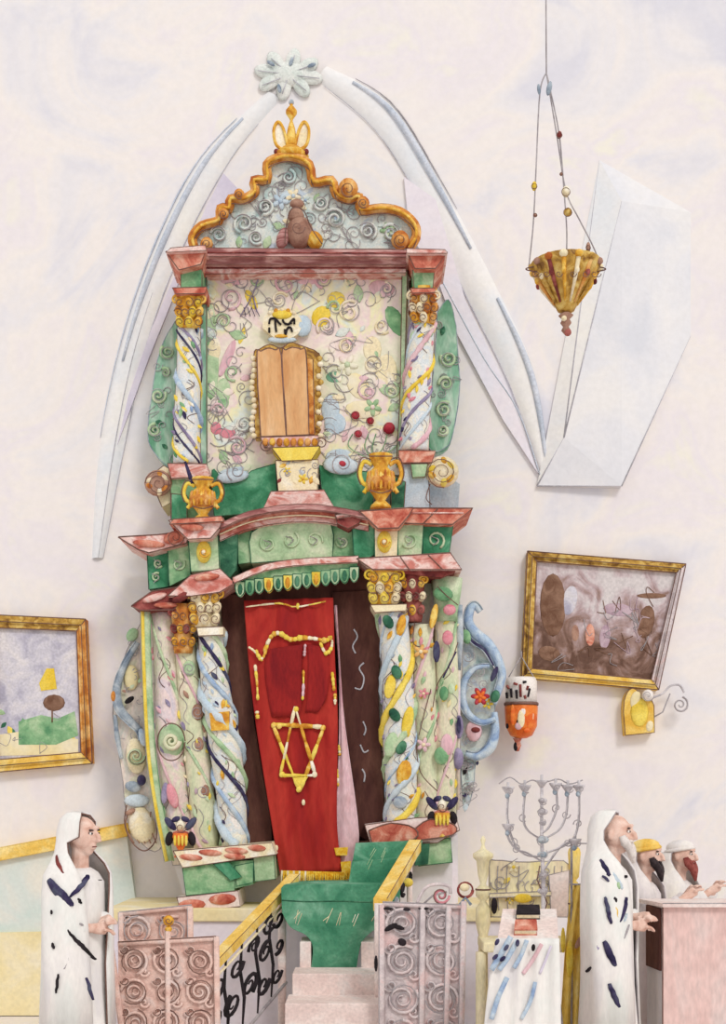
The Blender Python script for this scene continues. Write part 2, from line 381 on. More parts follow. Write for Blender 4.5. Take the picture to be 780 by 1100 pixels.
m.plathe(313, .36, [(5, 165), (6, 150), (4, 138), (1.5, 130), (2, 128), (6, 122), (6, 119), (3, 115), (1.5, 114), (2, 112), (3, 110), (1, 107)], GOLD, 14)
m.pb(313, 110, .36, 3, 3, GREYB, 0, 1)
part(m, 'crown')

# upper cornice
m = MB()
m.slab([(207, 266), (442, 268), (440, 276), (208, 275)], .06, .6, MAUVE); m.slab([(212, 275), (438, 276), (437, 284), (214, 284)], .12, .6, MAUVE); m.slab([(216, 284), (436, 284), (436, 293), (218, 294)], .18, .6, PINK)
m.ink([(210, 271), (440, 272)], .055, .006, MAROON, smooth=False); m.ink([(214, 288), (436, 288)], .17, .006, MAROON, smooth=False)
m.slab([(178, 270), (222, 267), (216, 284), (192, 290)], 0, .5, REDM, r=.005); m.slab([(437, 270), (481, 271), (468, 288), (446, 288)], 0, .5, REDM, r=.005)
m.slab([(184, 266), (220, 263), (222, 269), (178, 271)], -.04, .5, PINK); m.slab([(437, 267), (478, 268), (481, 272), (437, 272)], -.04, .5, PINK)
part(m, 'upper_cornice', bevel=.004)
m = MB(); m.slab([(194, 288), (217, 286), (217, 309), (194, 310)], .08, .5, GREEN2); m.slab([(185, 309), (222, 308), (220, 315), (189, 316)], .04, .5, REDM); part(m, 'upper_frieze_block')
m = MB(); m.slab([(443, 290), (467, 289), (465, 310), (445, 311)], .08, .5, GREEN2); m.slab([(441, 310), (468, 309), (467, 314), (443, 315)], .04, .5, REDM); part(m, 'upper_frieze_block')

def capital(x, y0, y1, w, Y, par, mats=(GOLD, CREAM, ORANGE), dark=None):
    m = MB(); h = y1 - y0
    m.plathe(x, Y, [(w * .36, y1), (w * .4, y1 - h * .1), (w * .36, y1 - h * .4), (w * .5, y0 + h * .2), (w * .5, y0)], mats[0], 20)
    for row in range(3):
        k = 3 + row % 2
        for i in range(k):
            t = (i - (k - 1) / 2) / k; yy = y0 + h * (.22 + .27 * row)
            a = rnd.choice(mats); rr = w * .17
            m.pb(x + t * w * 1.0, yy, Y - S(w * .42, Y) * math.cos(t * 2), rr * .85, rr * 1.25, a, t, 1)
            m.scroll(x + t * w * 1.0, yy, Y - S(w * .42, Y) * math.cos(t * 2) - S(rr, Y), rr, 1.2, dark or INK, rnd.random() * 6, .0036)
    for sx in (-1, 1):
        m.scroll(x + sx * w * .45, y0 + h * .15, Y - S(w * .4, Y), w * .18, 1.6, mats[2], 0 if sx < 0 else PI, .011, sx)
    return sub(m, 'capital', par)

def column(pts, Y, mat, bands, par=None, base=None, name='column', n=20, leaves=16, pal=None, twist=1, slope=1.0):
    """pts: (x, y, halfwidth) pixels from top to bottom; bands: painted strips spiralling round the shaft"""
    m = MB(); c = cat3([P(x, y, Y) for x, y, r in pts], 5); k = len(c)
    seg = cat([(i, r) for i, (x, y, r) in enumerate(pts)], 5); rs = [S(max(r, 1), Y) for _, r in seg]
    m.tube(c, rs, mat, n)
    def at(t, ang, e=0.0):
        f = t * (k - 1); i = min(int(f), k - 2); q = f - i
        p = c[i].lerp(c[i + 1], q); r = rs[i] * (1 - q) + rs[i + 1] * q + e
        return p + Vector((math.cos(ang) * r, math.sin(ang) * r, 0))
    L = (c[-1] - c[0]).length; R = sum(rs) / len(rs)
    turns = slope * L / (2 * PI * R)
    for ph, w, bm in bands:
        N = int(turns * 22) + 12
        pts_ = [at(i / (N - 1), twist * 2 * PI * turns * i / (N - 1) + ph * 2 * PI, w * .12) for i in range(N)]
        m.tube(pts_, [w * rnd.uniform(.75, 1.15) for _ in pts_], bm, 6)
    for i in range(leaves):
        t = rnd.uniform(.03, .97); a = rnd.uniform(-PI * .92, -PI * .08); p = at(t, a, .004)
        l = rnd.uniform(.014, .034)
        m.blob(p, l * .5, .006, l * 1.15, rnd.choice(pal or LEAVES), rnd.uniform(-.2, 1.1) * -twist, nu=8, nv=6, fn=lambda x, y, z, l=l: (x * (1 - .7 * (z / (l * 1.15)) ** 2), y, z))
    for i in range(leaves // 3):
        t0 = rnd.uniform(.03, .85); a0 = rnd.uniform(-PI * .85, -PI * .15); da = rnd.uniform(-1.2, 1.2)
        am = rnd.uniform(.2, .5); m.tube([at(t0 + .13 * q / 12, a0 + da * q / 12 + am * math.sin(q * .55), .002) for q in range(13)], .0024, rnd.choice([PENC, PENC, INK]), 4)
    for sx in (0, PI): m.tube([at(i / 12, sx, -.002) + Vector((0, -.004, 0)) for i in range(13)], .0045, INK, 4)
    return part(m, name, par)

# upper columns
UP = [(203, 354, 12.5), (203, 400, 13), (201, 450, 14), (201, 500, 15)]
c1 = column(UP, .2, SHAFT, [(0, .022, BLUE), (.33, .013, YEL), (.62, .012, VIOLET), (.5, .009, NAVY)], leaves=30, pal=[BLUE, YEL, NAVY, GREEN2, VIOLET, CREAM], slope=.85)
capital(203, 316, 355, 30, .17, c1, (GOLD, YEL, GOLD))
c2 = column([(454, 348, 13), (450, 400, 14.5), (447, 440, 15), (445, 486, 15.5)], .2, SHAFT, [(0, .02, LINING), (.33, .016, YEL), (.62, .012, VIOLET), (.8, .012, SKY)], leaves=34, pal=[VIOLET, YEL, NAVY, ROSE, LGREEN, CREAM], twist=-1, slope=.85)
capital(455, 312, 350, 30, .17, c2, (GOLD, ORANGE, CREAM))

# upper side wings
def wing(poly, marks, mat, extra=()):
    m = MB(); pp = cat(poly + [poly[0]], 4)[:-1]; m.slab(pp, .36, .5, mat, lm=GREYB)
    for x, y, r in marks:
        m.scroll(x, y, .35, r, 1.5, LGREEN, rnd.random() * 6, .015, rnd.choice((-1, 1))); m.scroll(x, y, .335, r, 1.5, PENC, rnd.random() * 6, .0036)
    ornament(m, pp, .355, 12, list(extra) or [LGREEN, GREEN2, DGREEN], (4, 7), .4, 0)
    part(m, 'side_wing')
wing([(188, 345), (172, 376), (163, 423), (159, 463), (163, 482), (181, 502), (190, 500), (192, 430), (194, 352)], [(180, 378, 8), (170, 425, 8), (166, 462, 7), (178, 400, 5)], WING)
wing([(470, 335), (482, 322), (490, 350), (492, 385), (494, 410), (491, 442), (482, 478), (460, 480), (464, 420), (468, 370)], [(482, 385, 9), (479, 412, 8), (477, 440, 9), (476, 462, 6)], WING, (SKY, LGREEN, DGREEN, BLUE))

# central upper panel
m = MB()
pan = [(216, 290), (440, 290), (438, 350), (434, 440), (430, 510), (214, 510), (216, 430)]
m.slab(pan, .3, .6, PANEL, ink=False)
tabzone = [(270, 335), (345, 335), (350, 500), (268, 500)]
ornament(m, pan, .297, 150, SOFT[:1] + [PANEL, CREAM, LINING, TEAL, PANEL], (5, 13), .4, .03, avoid=tabzone, t=.06)
for x, y, r in ((248, 320, 12), (240, 345, 9), (275, 300, 9), (308, 305, 13), (347, 300, 9), (380, 298, 10), (360, 330, 8), (415, 310, 7), (350, 350, 10), (400, 390, 11), (375, 335, 12), (372, 372, 9), (420, 420, 9), (396, 420, 12), (360, 400, 10), (250, 400, 9), (235, 440, 8), (255, 480, 11), (262, 455, 9), (410, 350, 9), (300, 322, 9)):
    m.scroll(x, y, .29, r, rnd.uniform(1.0, 1.8), PENC, rnd.random() * 6, .0042, rnd.choice((-1, 1)))
    m.scroll(x, y, .296, r * 1.05, rnd.uniform(.8, 1.3), rnd.choice([CREAM, LINING, PANEL, LGREEN]), rnd.random() * 6, .012, rnd.choice((-1, 1)))
for x, y, a, b, mt, g in ((270, 322, 5, 12, YEL, -.5), (361, 322, 10, 9, YEL, 0), (260, 360, 3, 10, YEL, .3), (425, 345, 9, 18, GREEN2, -.5), (385, 415, 11, 16, OCHREP, -.6), (359, 405, 9, 6, WING, 0), (355, 440, 10, 16, SKY, 0), (360, 455, 12, 12, SKY, 0),
                         (244, 465, 9, 6, ROSE, 0), (240, 432, 6, 8, GREEN2, 0), (232, 460, 6, 7, ROSE, 0), (250, 300, 14, 7, LINING, 0), (244, 385, 5, 22, LINING, .4), (330, 300, 14, 6, LINING, 0), (410, 310, 14, 9, LINING, .2), (400, 375, 10, 14, CREAM, 0), (240, 420, 8, 14, LGREEN, 0), (415, 400, 12, 20, CREAM, 0), (230, 375, 7, 14, CREAM, 0), (390, 440, 20, 10, OCHREP, 0), (250, 508, 18, 6, SKY, -.2), (365, 492, 16, 10, SKY, 0), (345, 340, 10, 12, YEL, .5), (226, 350, 6, 24, LGREEN, 0), (228, 400, 7, 30, LGREEN, .05)):
    m.pb(x, y, .299, a, b, mt, g, .05, nu=16)
for x, y, r in ((382, 446, 4.5), (418, 460, 6.5), (398, 452, 4), (385, 466, 4), (368, 497, 4)): m.pb(x, y, .28, r, r, CRIM, 0, .7); m.scroll(x, y, .255, r + 2, 1.2, INK, 1, .003)
for x in (375, 392, 400, 412, 425): m.ink([(400, 495), (x, 480), (x + 4, 466)], .285, .004, GREEN2)
m.ink([(279, 292), (272, 315), (258, 340)], .285, .004, VIOLET); m.ink([(272, 318), (276, 335)], .285, .005, VIOLET)
for i in range(4): m.ink([(262 + i * 4, 330), (264 + i * 5, 340)], .285, .003, NAVY)
part(m, 'flowered_panel')
m = MB()
for sx, x0, x1 in ((1, 216, 226),):
    m.slab([(216, 292), (222, 292), (222, 505), (215, 505)], .24, .5, WING)
part(m, 'panel_border'); m = MB(); m.slab([(432, 292), (438, 292), (434, 420), (430, 500), (426, 500), (430, 420)], .24, .5, LGREEN)
part(m, 'panel_border')

# tablets and their mount
m = MB()
m.slab(cat([(274, 470), (272, 385), (279, 375), (290, 370), (302, 374), (312, 368), (326, 372), (340, 378), (344, 390), (343, 470)], 4), .2, .3, GOLD2)
for i in range(14):
    m.pb(272 + math.sin(i) * 1.5, 385 + i * 6.4, .2, 3.4, 3, CREAM, 0, .8); m.pb(343 + math.sin(i * 2) * 1.5, 385 + i * 6.4, .2, 3.4, 3, CREAM if i % 2 else GOLD2, 0, .8)
m.slab([(280, 470), (342, 468), (341, 480), (284, 481)], .14, .3, PINK)
for i in range(8): m.pb(285 + i * 7.6, 475, .13, 3.4, 4.5, GOLD if i % 2 else ORANGE, 0, .8)
m.slab([(292, 481), (344, 479), (335, 494), (303, 495)], .12, .3, YEL)
m.scroll(285, 478, .12, 7, 1.6, INK, 0, .005); m.scroll(345, 476, .12, 7, 1.6, INK, 3, .005)
mt = part(m, 'tablet_frame')
m = MB()
m.slab(cat([(280, 469), (276, 384), (281, 377), (288, 374), (296, 376), (302, 382), (307, 468)], 5), .15, .22, TABLET, r=.0045)
m.slab(cat([(308, 468), (303, 382), (307, 376), (314, 373), (323, 375), (329, 382), (332, 467)], 5), .15, .22, TABLET, r=.0045)
m.slab([(332, 467), (329, 384), (336, 386), (338, 466)], .17, .22, ORANGE)
part(m, 'stone_tablets')
m = MB()
m.slab(cat([(282, 352), (284, 340), (292, 334), (304, 331), (316, 335), (324, 344), (322, 356), (312, 363), (296, 364)], 4), .24, .3, CREAM, ink=False)
m.pb(303, 338, .24, 11, 5, YEL, 0, .5); m.pb(325, 350, .26, 10, 12, SKY, 0, .3); m.pb(303, 365, .25, 16, 4, SKY, 0, .4); m.pb(302, 361, .235, 7, 2, GOLD, 0, .5)
for i in range(5): m.pb(290 + i * 6.5, 336 - 3 * math.sin(i * PI / 4), .24, 2.5, 2.5, GOLD if i % 2 else CREAM, 0, 1)
cr_ = part(m, 'inscribed_crown')
m = MB(); k = lambda L: [(270 + x / 11.14, 325 + y / 11.14) for x, y in L]
for L in ([(215, 255), (225, 200), (270, 190), (300, 205), (330, 240), (355, 265)], [(285, 200), (290, 270), (300, 350)], [(215, 300), (216, 360)], [(375, 205), (400, 250), (450, 258), (475, 228), (512, 195), (515, 258)], [(400, 320), (410, 385), (432, 310), (470, 300), (490, 350)], [(475, 230), (478, 255)]):
    m.tube([P(x, y, .234) for x, y in cat(k(L), 4)], S(1.25, .23), BLACK, 6, )
sub(m, 'inscription', cr_, label='black painted letters')
m = MB()
m.slab([(296, 495), (342, 494), (341, 528), (299, 528)], .14, .3, CREAM)
ornament(m, [(298, 497), (340, 497), (340, 526), (300, 526)], .14, 16, [YEL, GREYB, CREAM, SKY, MAROON, GOLD], (3, 8), .3, .1)
m.slab([(291, 528), (348, 526), (360, 546), (282, 548)], .08, .3, PINK)
part(m, 'tablet_pedestal')

# green attic panels, urns, rosettes above the middle cornice
m = MB(); m.slab(cat([(230, 555), (228, 505), (240, 516), (256, 518), (270, 506), (296, 498)], 4) + [(298, 548)], .24, .5, GREEN, lm=DGREEN); m.pb(250, 512, .22, 18, 7, SKY, -.15, .4); m.scroll(254, 506, .2, 11, 1.6, PENC, 2, .006); part(m, 'attic_panel')
m = MB(); m.slab([(343, 500), (402, 508), (400, 552), (348, 542)], .24, .5, GREEN, lm=DGREEN); m.pb(366, 500, .22, 20, 10, SKY, .1, .3); m.scroll(368, 498, .2, 12, 1.5, PENC, 2, .005); m.pb(368, 498, .2, 4, 3, CRIM, .4, .6); part(m, 'attic_panel')
def urn(x, yt, yb, w, Y):
    h = yb - yt; m = MB()
    m.plathe(x, Y, [(w * .32, yb), (w * .3, yb - h * .06), (w * .14, yb - h * .16), (w * .34, yb - h * .35), (w * .42, yb - h * .52), (w * .34, yb - h * .68), (w * .2, yb - h * .78), (w * .34, yb - h * .94), (w * .36, yt)], GOLD, 20)
    for i in range(9): a = -PI * (i + .5) / 9; m.blob(P(x, yb - h * .5, Y) + Vector((math.cos(a), math.sin(a), 0)) * S(w * .38, Y), S(w * .06, Y), S(w * .06, Y), S(h * .2, Y), ORANGE if i % 2 else GOLD, nu=6, nv=5)
    m.plathe(x, Y, [(w * .3, yb - h * .3), (w * .45, yb - h * .5), (w * .42, yb - h * .56), (w * .3, yb - h * .6)], ORANGE, 20)
    m.ink([(x - w * .34, yb - h * .36), (x, yb - h * .3), (x + w * .34, yb - h * .36)], Y - S(w * .4, Y), .004); m.ink([(x - w * .36, yt + 1), (x + w * .36, yt + 1)], Y - S(w * .36, Y), .004)
    u = part(m, 'urn'); 
    for sx in (-1, 1):
        m = MB(); m.tube([P(a, b, Y) for a, b in cat([(x + sx * w * .26, yb - h * .82), (x + sx * w * .5, yb - h * .88), (x + sx * w * .62, yb - h * .68), (x + sx * w * .55, yb - h * .5), (x + sx * w * .4, yb - h * .42), (x + sx * w * .5, yb - h * .3)], 5)], S(w * .065, Y), YEL if sx < 0 else GOLD, 7); m.ink([(x + sx * w * .3, yb - h * .92), (x + sx * w * .56, yb - h * .95), (x + sx * w * .7, yb - h * .68), (x + sx * w * .6, yb - h * .45)], Y - .01, .004)
        sub(m, 'handle', u)
urn(218, 514, 560, 33, -.02); urn(409, 489, 547, 36, -.02)
m = MB(); m.tube([P(199, 496, .0), P(207, 520, -.02)], [.01, .02], NAVY, 6); part(m, 'dark_finial')
def rosette(x, y, r, Y, mats):
    m = MB(); m.pb(x, y, Y, r, r * .95, mats[0], 0, .5, nu=16, nv=8)
    for i in range(9): a = i * 2 * PI / 9; m.pb(x + r * .6 * math.cos(a), y + r * .6 * math.sin(a), Y - S(r * .3, Y), r * .33, r * .2, mats[i % len(mats)], -a, .7)
    m.scroll(x, y, Y - S(r * .55, Y), r * .95, 2.4, INK, rnd.random() * 6, .004)
    return m
part(rosette(170, 519, 15, .14, [BROWN2, ORANGE, CREAM]), 'rosette'); part(rosette(475, 507, 18, .14, [CREAM, GOLD, YEL]), 'rosette')
m = MB(); m.slab([(180, 498), (222, 498), (226, 512), (184, 514)], .1, .5, PINK); m.slab([(183, 514), (216, 514), (214, 562), (184, 562)], .14, .5, GREEN2); m.slab([(184, 530), (201, 532), (201, 562), (184, 562)], .1, .5, GREEN); m.slab([(160, 512), (176, 500), (184, 505), (184, 540), (174, 545)], .2, .5, CREAM); part(m, 'column_base')
m = MB(); m.slab([(428, 484), (468, 484), (464, 497), (430, 497)], .1, .5, REDM); m.slab([(430, 497), (460, 497), (462, 548), (432, 548)], .14, .5, SKY); m.slab([(441, 498), (459, 498), (457, 512), (443, 513)], .1, .5, GREEN2); m.slab([(420, 510), (436, 518), (434, 548), (420, 548)], .12, .5, DGREEN)
m.slab([(460, 497), (482, 512), (494, 520), (492, 548), (462, 548)], .3, .5, SKY, ink=False); m.ink([(462, 520), (458, 535), (464, 542)], .12); part(m, 'column_base')

# middle cornice
def band(m, top, th, Y0, Y1, mat, k=6, **kw):
    t = cat(top, k) if len(top) > 2 else top
    m.slab(t + [(x, y + th) for x, y in reversed(t)], Y0, Y1, mat, **kw)
m = MB(); CT = [(236, 562), (268, 549), (310, 542), (352, 543), (396, 552)]
band(m, CT, 6, -.14, .5, MAUVE); band(m, [(x, y + 6) for x, y in CT], 6, -.08, .5, REDM); band(m, [(x, y + 12) for x, y in CT], 7, -.03, .5, PINK)
m.ink([(x, y + 12) for x, y in CT], -.085, .006, CREAM)
part(m, 'middle_cornice', bevel=.004)
m = MB(); m.slab([(181, 559), (240, 556), (236, 566), (226, 578), (202, 579), (192, 570)], -.16, .5, PINK); m.slab([(186, 558), (238, 554), (240, 560), (182, 563)], -.2, .5, REDM); m.pb(206, 566, -.18, 13, 4, REDM, .1, .5); part(m, 'cornice_block')
m = MB(); m.slab([(127, 577), (170, 574), (204, 570), (200, 584), (160, 594), (148, 590)], -.04, .5, PINK, r=.005); m.pb(160, 584, -.05, 18, 4, REDM, .1, .6); m.pb(188, 577, -.05, 13, 7, MAROON if False else REDM, -.3, .6); m.scroll(188, 577, -.09, 10, 1.6, INK, 0, .004); part(m, 'cornice_block')
m = MB(); m.slab([(386, 549), (444, 545), (440, 553), (428, 567), (406, 568), (396, 558)], -.16, .5, REDM, r=.005); m.slab([(360, 553), (392, 550), (386, 562), (374, 568), (362, 562)], -.1, .5, MAROON); m.slab([(360, 553), (390, 548), (392, 552), (362, 557)], -.12, .5, PINK); part(m, 'cornice_block')
m = MB(); m.slab([(440, 546), (508, 546), (486, 563), (430, 562)], -.06, .5, REDM, r=.005); m.ink([(470, 547), (455, 562)], -.065, .004, smooth=False); m.ink([(440, 551), (498, 551)], -.065, .006, PINK, smooth=False); part(m, 'cornice_block')
# frieze
def friz(poly, Y, mat, ros=None, curls=()):
    m = MB(); m.slab(poly, Y, .5, mat, lm=DGREEN, r=.004)
    for x, y, r in curls: m.scroll(x, y, Y - .006, r, 1.4, LGREEN, rnd.random() * 6, .01, rnd.choice((-1, 1)))
    for i in range(len(curls)): m.ink([(curls[i][0] - 5, curls[i][1] - 4), (curls[i][0] + 3, curls[i][1]), (curls[i][0] - 3, curls[i][1] + 6)], Y - .016, .003, PENC)
    f = part(m, 'frieze_panel')
    if ros:
        m = MB(); m.pb(*ros, Y - .01, 8, 12, YEL, 0, .7, nu=14, nv=8); m.scroll(ros[0], ros[1], Y - .06, 6, 1.4, GOLD, 0, .008); m.pb(*ros, Y - .05, 3, 3, CREAM, 0, .8)
        sub(m, 'yellow_rosette', f)
friz([(158, 594), (180, 591), (181, 630), (160, 633)], .1, GREEN, curls=[(170, 605, 5), (168, 620, 5)])
friz([(180, 590), (203, 584), (205, 618), (182, 630)], .04, GREEN2, curls=[(192, 606, 7)])
friz([(202, 579), (234, 574), (236, 612), (205, 614)], -.04, LGREEN, (219, 593))
friz([(234, 574), (255, 570), (254, 612), (246, 622), (236, 618)], 0, DGREEN)
friz([(255, 572), (271, 570), (271, 604), (256, 606)], .04, GREEN2)
friz(cat([(270, 605), (270, 572), (300, 562), (330, 560), (356, 564), (357, 598)], 3), .02, LGREEN, curls=[(288, 584, 9), (312, 580, 10), (338, 580, 9)])
friz([(356, 564), (380, 565), (380, 598), (357, 598)], .04, GREEN2, curls=[(368, 582, 7)])
friz([(378, 564), (392, 558), (403, 566), (402, 596), (392, 601), (380, 596)], -.02, GREEN)
friz([(402, 567), (428, 566), (427, 599), (403, 600)], -.06, CREAM, (413, 582))
friz([(427, 563), (455, 562), (453, 600), (428, 600)], 0, LGREEN, curls=[(440, 580, 9)])
friz([(455, 562), (487, 563), (482, 596), (454, 598)], .04, GREEN, curls=[(468, 580, 10)])
# lower moulding under the frieze
m = MB(); band(m, [(250, 620), (285, 606), (325, 600), (385, 597)], 7, -.1, .5, PINK); band(m, [(252, 627), (285, 613), (325, 607), (386, 604)], 6, -.05, .5, MAUVE); part(m, 'lower_cornice', bevel=.003)
m = MB(); m.slab([(180, 640), (205, 618), (236, 611), (252, 626), (236, 636), (205, 640)], -.1, .5, PINK); m.pb(222, 620, -.11, 14, 4, REDM, -.1, .6); m.pb(196, 640, -.08, 12, 5, MAROON, -.5, .7); part(m, 'cornice_block')
m = MB(); m.slab([(141, 651), (163, 635), (194, 630), (200, 640), (186, 655), (150, 656)], -.02, .5, MAROON, r=.005); m.pb(166, 642, -.03, 14, 4, PINK, -.3, .7); m.pb(178, 650, -.03, 13, 3, REDM, 0, .7); part(m, 'cornice_block')
m = MB(); m.slab([(383, 600), (430, 597), (484, 594), (496, 612), (400, 612)], -.1, .5, PINK, r=.005); m.slab([(400, 607), (494, 607), (492, 612), (474, 620), (404, 613)], -.06, .5, MAROON, ink=False); m.ink([(430, 598), (440, 612)], -.105); m.ink([(460, 596), (476, 612)], -.105); part(m, 'cornice_block')

# lower tier carcass
m = MB(); m.slab([(152, 650), (240, 640), (246, 738), (265, 843), (267, 922), (186, 930), (168, 870), (158, 800), (151, 720)], .24, .55, BODY, lm=PENC)
ornament(m, [(165, 660), (235, 650), (240, 740), (258, 850), (262, 900), (190, 905), (172, 800)], .235, 60, SOFT + [VIOLET, GREEN2, DGREEN, ROSE], (4, 10), .35, .08, t=.14); part(m, 'body_panel')
m = MB(); m.slab([(400, 612), (492, 616), (497, 700), (495, 800), (490, 880), (470, 892), (400, 903), (413, 860), (406, 744), (409, 685)], .24, .55, BODY, lm=PENC)
ornament(m, [(405, 625), (490, 625), (492, 800), (480, 870), (418, 880), (410, 750)], .235, 60, SOFT + [ROSE, GREEN2, DGREEN, GOLD], (4, 10), .35, .08, t=.14); part(m, 'body_panel')
m = MB(); m.slab([(236, 612), (405, 600), (410, 800), (412, 905), (264, 925), (262, 840), (240, 740)], .44, .6, BROWN, ink=False); m.slab([(236, 625), (262, 618), (385, 606), (403, 612), (402, 640), (236, 655)], .2, .44, BROWN, ink=False); part(m, 'niche_back')
m = MB(); m.slab(cat([(237, 636), (240, 682), (246, 738), (265, 843), (266, 919)], 4) + [(293, 917)] + cat([(291, 883), (273, 775), (262, 640)], 4), .18, .23, BROWN, lm=BROWN); part(m, 'door')
m = MB(); m.slab(cat([(356, 636), (358, 651), (370, 775), (386, 898)], 4) + [(398, 905)] + cat([(413, 875), (406, 744), (409, 685), (401, 634)], 4), .18, .23, BROWN, lm=BROWN)
dr = part(m, 'door')
m = MB()
dd = [];
for L in ([(380, 676), (384, 684), (379, 694), (382, 702)], [(391, 712), (386, 718), (391, 728), (388, 740), (381, 739)], [(390, 775), (393, 783), (391, 790)], [(387, 800), (391, 808), (396, 806)], [(389, 826), (392, 832), (391, 840)]): m = MB(); m.ink(L, .178, .0065, PENW); sub(m, 'carved_scroll', dr, label='pale scroll mark on the dark door')

# lower columns
LC = [(226, 680, 13), (231, 735, 15), (240, 790, 17), (248, 850, 16), (252, 908, 14)]
c = column(LC, .06, SHAFT, [(0, .034, SKY), (.3, .02, BLUE), (.55, .015, NAVY), (.75, .02, LGREEN)], leaves=40, pal=[NAVY, BLUE, YEL, LGREEN, GREEN2, GOLD], slope=.75)
m = MB()
m.slab([(211, 674), (240, 673), (240, 682), (213, 683)], -.07, .2, CREAM); sub(m, 'abacus', c); m = MB(); m.slab([(225, 766), (246, 764), (246, 784), (227, 785)], -.075, .04, GOLD, ink=False); sub(m, 'gold_patch', c)
capital(220, 632, 675, 34, .04, c, (CREAM, GOLD, GOLD))
c = column([(199, 690, 11), (205, 760, 13), (214, 830, 14), (222, 912, 14)], .12, GSHAFT, [(0, .012, LGREEN), (.5, .012, LINING)], leaves=26, pal=[LGREEN, BROWN2, VIOLET, MAUV2, CREAM, YEL], slope=.45)
capital(197, 650, 702, 27, .06, c, (ORANGE, GOLD, MAROON))
for x, y in ((203, 718), (212, 765), (218, 850), (212, 800)): m = MB(); m.pb(x, y, .12 - S(11, .1), 7, 9, BROWN2 if y > 760 else LGREEN, 0, .4); m.scroll(x, y, .12 - S(14, .1), 7, 1.6, PENC, 1, .0036); sub(m, 'medallion', c)
c = column([(176, 658, 13), (180, 730, 14), (184, 810, 16), (196, 905, 15)], .16, PSHAFT, [(0, .01, LINING), (.5, .012, LGREEN)], leaves=24, pal=[ROSE, LINING, MAUV2, VIOLET, LGREEN], slope=.35)
m = MB(); m.pb(184, 795, .16 - S(13, .1), 14, 19, LGREEN, 0, .35, nu=18, nv=8); m.scroll(184, 796, .01, 9, 1.8, GSHAFT, 0, .02); m.ink([(184 + 15 * math.cos(t * .52), 797 + 20 * math.sin(t * .52)) for t in range(13)], .0, .0045)
sub(m, 'medallion', c); m = MB(); m.pb(185, 855, .03, 6, 14, ROSE, -.3, .5); m.pb(177, 852, .03, 4, 12, VIOLET, .1, .5); sub(m, 'painted_leaves', c)
# slender green post
m = MB(); q = [P(x, y, .06) for x, y in cat([(156, 654), (158, 730), (162, 805), (170, 865), (182, 925)], 5)]; m.tube(q, S(5.2, .1), LGREEN, 10); m.tube([p_ + Vector((S(-2, 0), -S(5, .1), 0)) for p_ in q], S(2, .1), YEL, 6); m.tube([p_ + Vector((S(5, 0), -.01, 0)) for p_ in q], .0045, GREEN2, 4); m.tube([p_ - Vector((S(5, 0), .01, 0)) for p_ in q], .0045, PENC, 4); part(m, 'slender_post')
# right
RC = [(421, 655, 16), (427, 720, 16.5), (429, 790, 18), (431, 840, 17), (431, 884, 16)]
c = column(RC, .06, SHAFT, [(0, .026, SKY), (.3, .028, YEL), (.6, .024, LGREEN), (.8, .01, BLUE)], leaves=40, pal=[DGREEN, YEL, GREEN2, GOLD, VIOLET, GREYB], twist=-1, slope=.75)
m = MB(); m.slab([(398, 650), (437, 649), (436, 656), (403, 658)], -.08, .2, CREAM); sub(m, 'abacus', c)
m = MB()
for x, y, g in ((417, 668, -.5), (426, 722, -.4), (424, 768, -.6), (431, 803, .5)): m.pb(x, y, -.07, 5.5, 8, DGREEN, g, .5)
for x, y, a_, b_, mt in ((431, 672, 5, 12, GOLD), (419, 738, 6, 13, YEL), (438, 775, 6, 17, YEL), (434, 830, 8, 14, GOLD), (430, 862, 8, 7, GREYB), (420, 800, 7, 14, LGREEN)): m.pb(x, y, -.065, a_, b_, mt, .2, .3)
sub(m, 'painted_leaves', c)
capital(413, 612, 652, 36, .04, c, (GOLD, CREAM, YEL))
c = column([(452, 672, 12), (456, 740, 13), (458, 810, 12.5), (458, 890, 12)], .12, GSHAFT, [(0, .014, LINING), (.5, .012, LGREEN)], leaves=26, pal=[ROSE, LINING, ORANGE, LGREEN, GOLD], twist=-1, slope=.45)
capital(443, 615, 668, 28, .06, c, (MAROON, CREAM, GOLD))
m = MB()
for x, y, r, mt in ((452, 700, 8, ORANGE), (455, 745, 6, ROSE), (455, 800, 8, LINING)): m = MB(); m.flower(x, y, .01, r, mt, CREAM); sub(m, 'painted_flower', c)
m = MB()
m.ink([(446, 665), (444, 690), (452, 695)], .01); m.ink([(463, 740), (455, 770), (450, 790)], .01); m.ink([(470, 850), (452, 830), (447, 800)], .01)
sub(m, 'painted_vine', c)
c = column([(478, 655, 12), (480, 730, 13), (478, 800, 13), (476, 868, 12)], .16, GSHAFT, [(0, .012, LGREEN), (.5, .01, LINING)], leaves=24, pal=[LGREEN, GREEN2, LINING, OCHREP, YEL], twist=-1, slope=.35)
m = MB(); m.plathe(480, .12, [(11, 668), (12, 655), (15, 640), (17, 622)], LGREEN, 16); m.pb(476, 638, .0, 11, 8, GREEN2, .2, .5); m.pb(466, 662, .02, 4, 14, GOLD, .2, .5); m.pb(483, 655, .0, 7, 6, ROSE, 0, .5)
m.ink([(470, 630), (480, 640), (492, 650)], -.03); sub(m, 'capital', c)
m = MB()
for x, y, a_, b_, mt in ((469, 700, 4, 12, NAVY), (481, 685, 6, 8, ROSE), (477, 745, 5, 8, GREEN2), (485, 740, 4, 6, LGREEN), (480, 800, 7, 12, LINING), (474, 812, 8, 10, GREEN2)): m.pb(x, y, .01, a_, b_, mt, 0, .4)
m.ink([(490, 700), (480, 720), (476, 728)], .0, .006, NAVY); m.ink([(492, 690), (484, 712), (470, 735), (465, 760)], .0)
sub(m, 'painted_leaves', c)
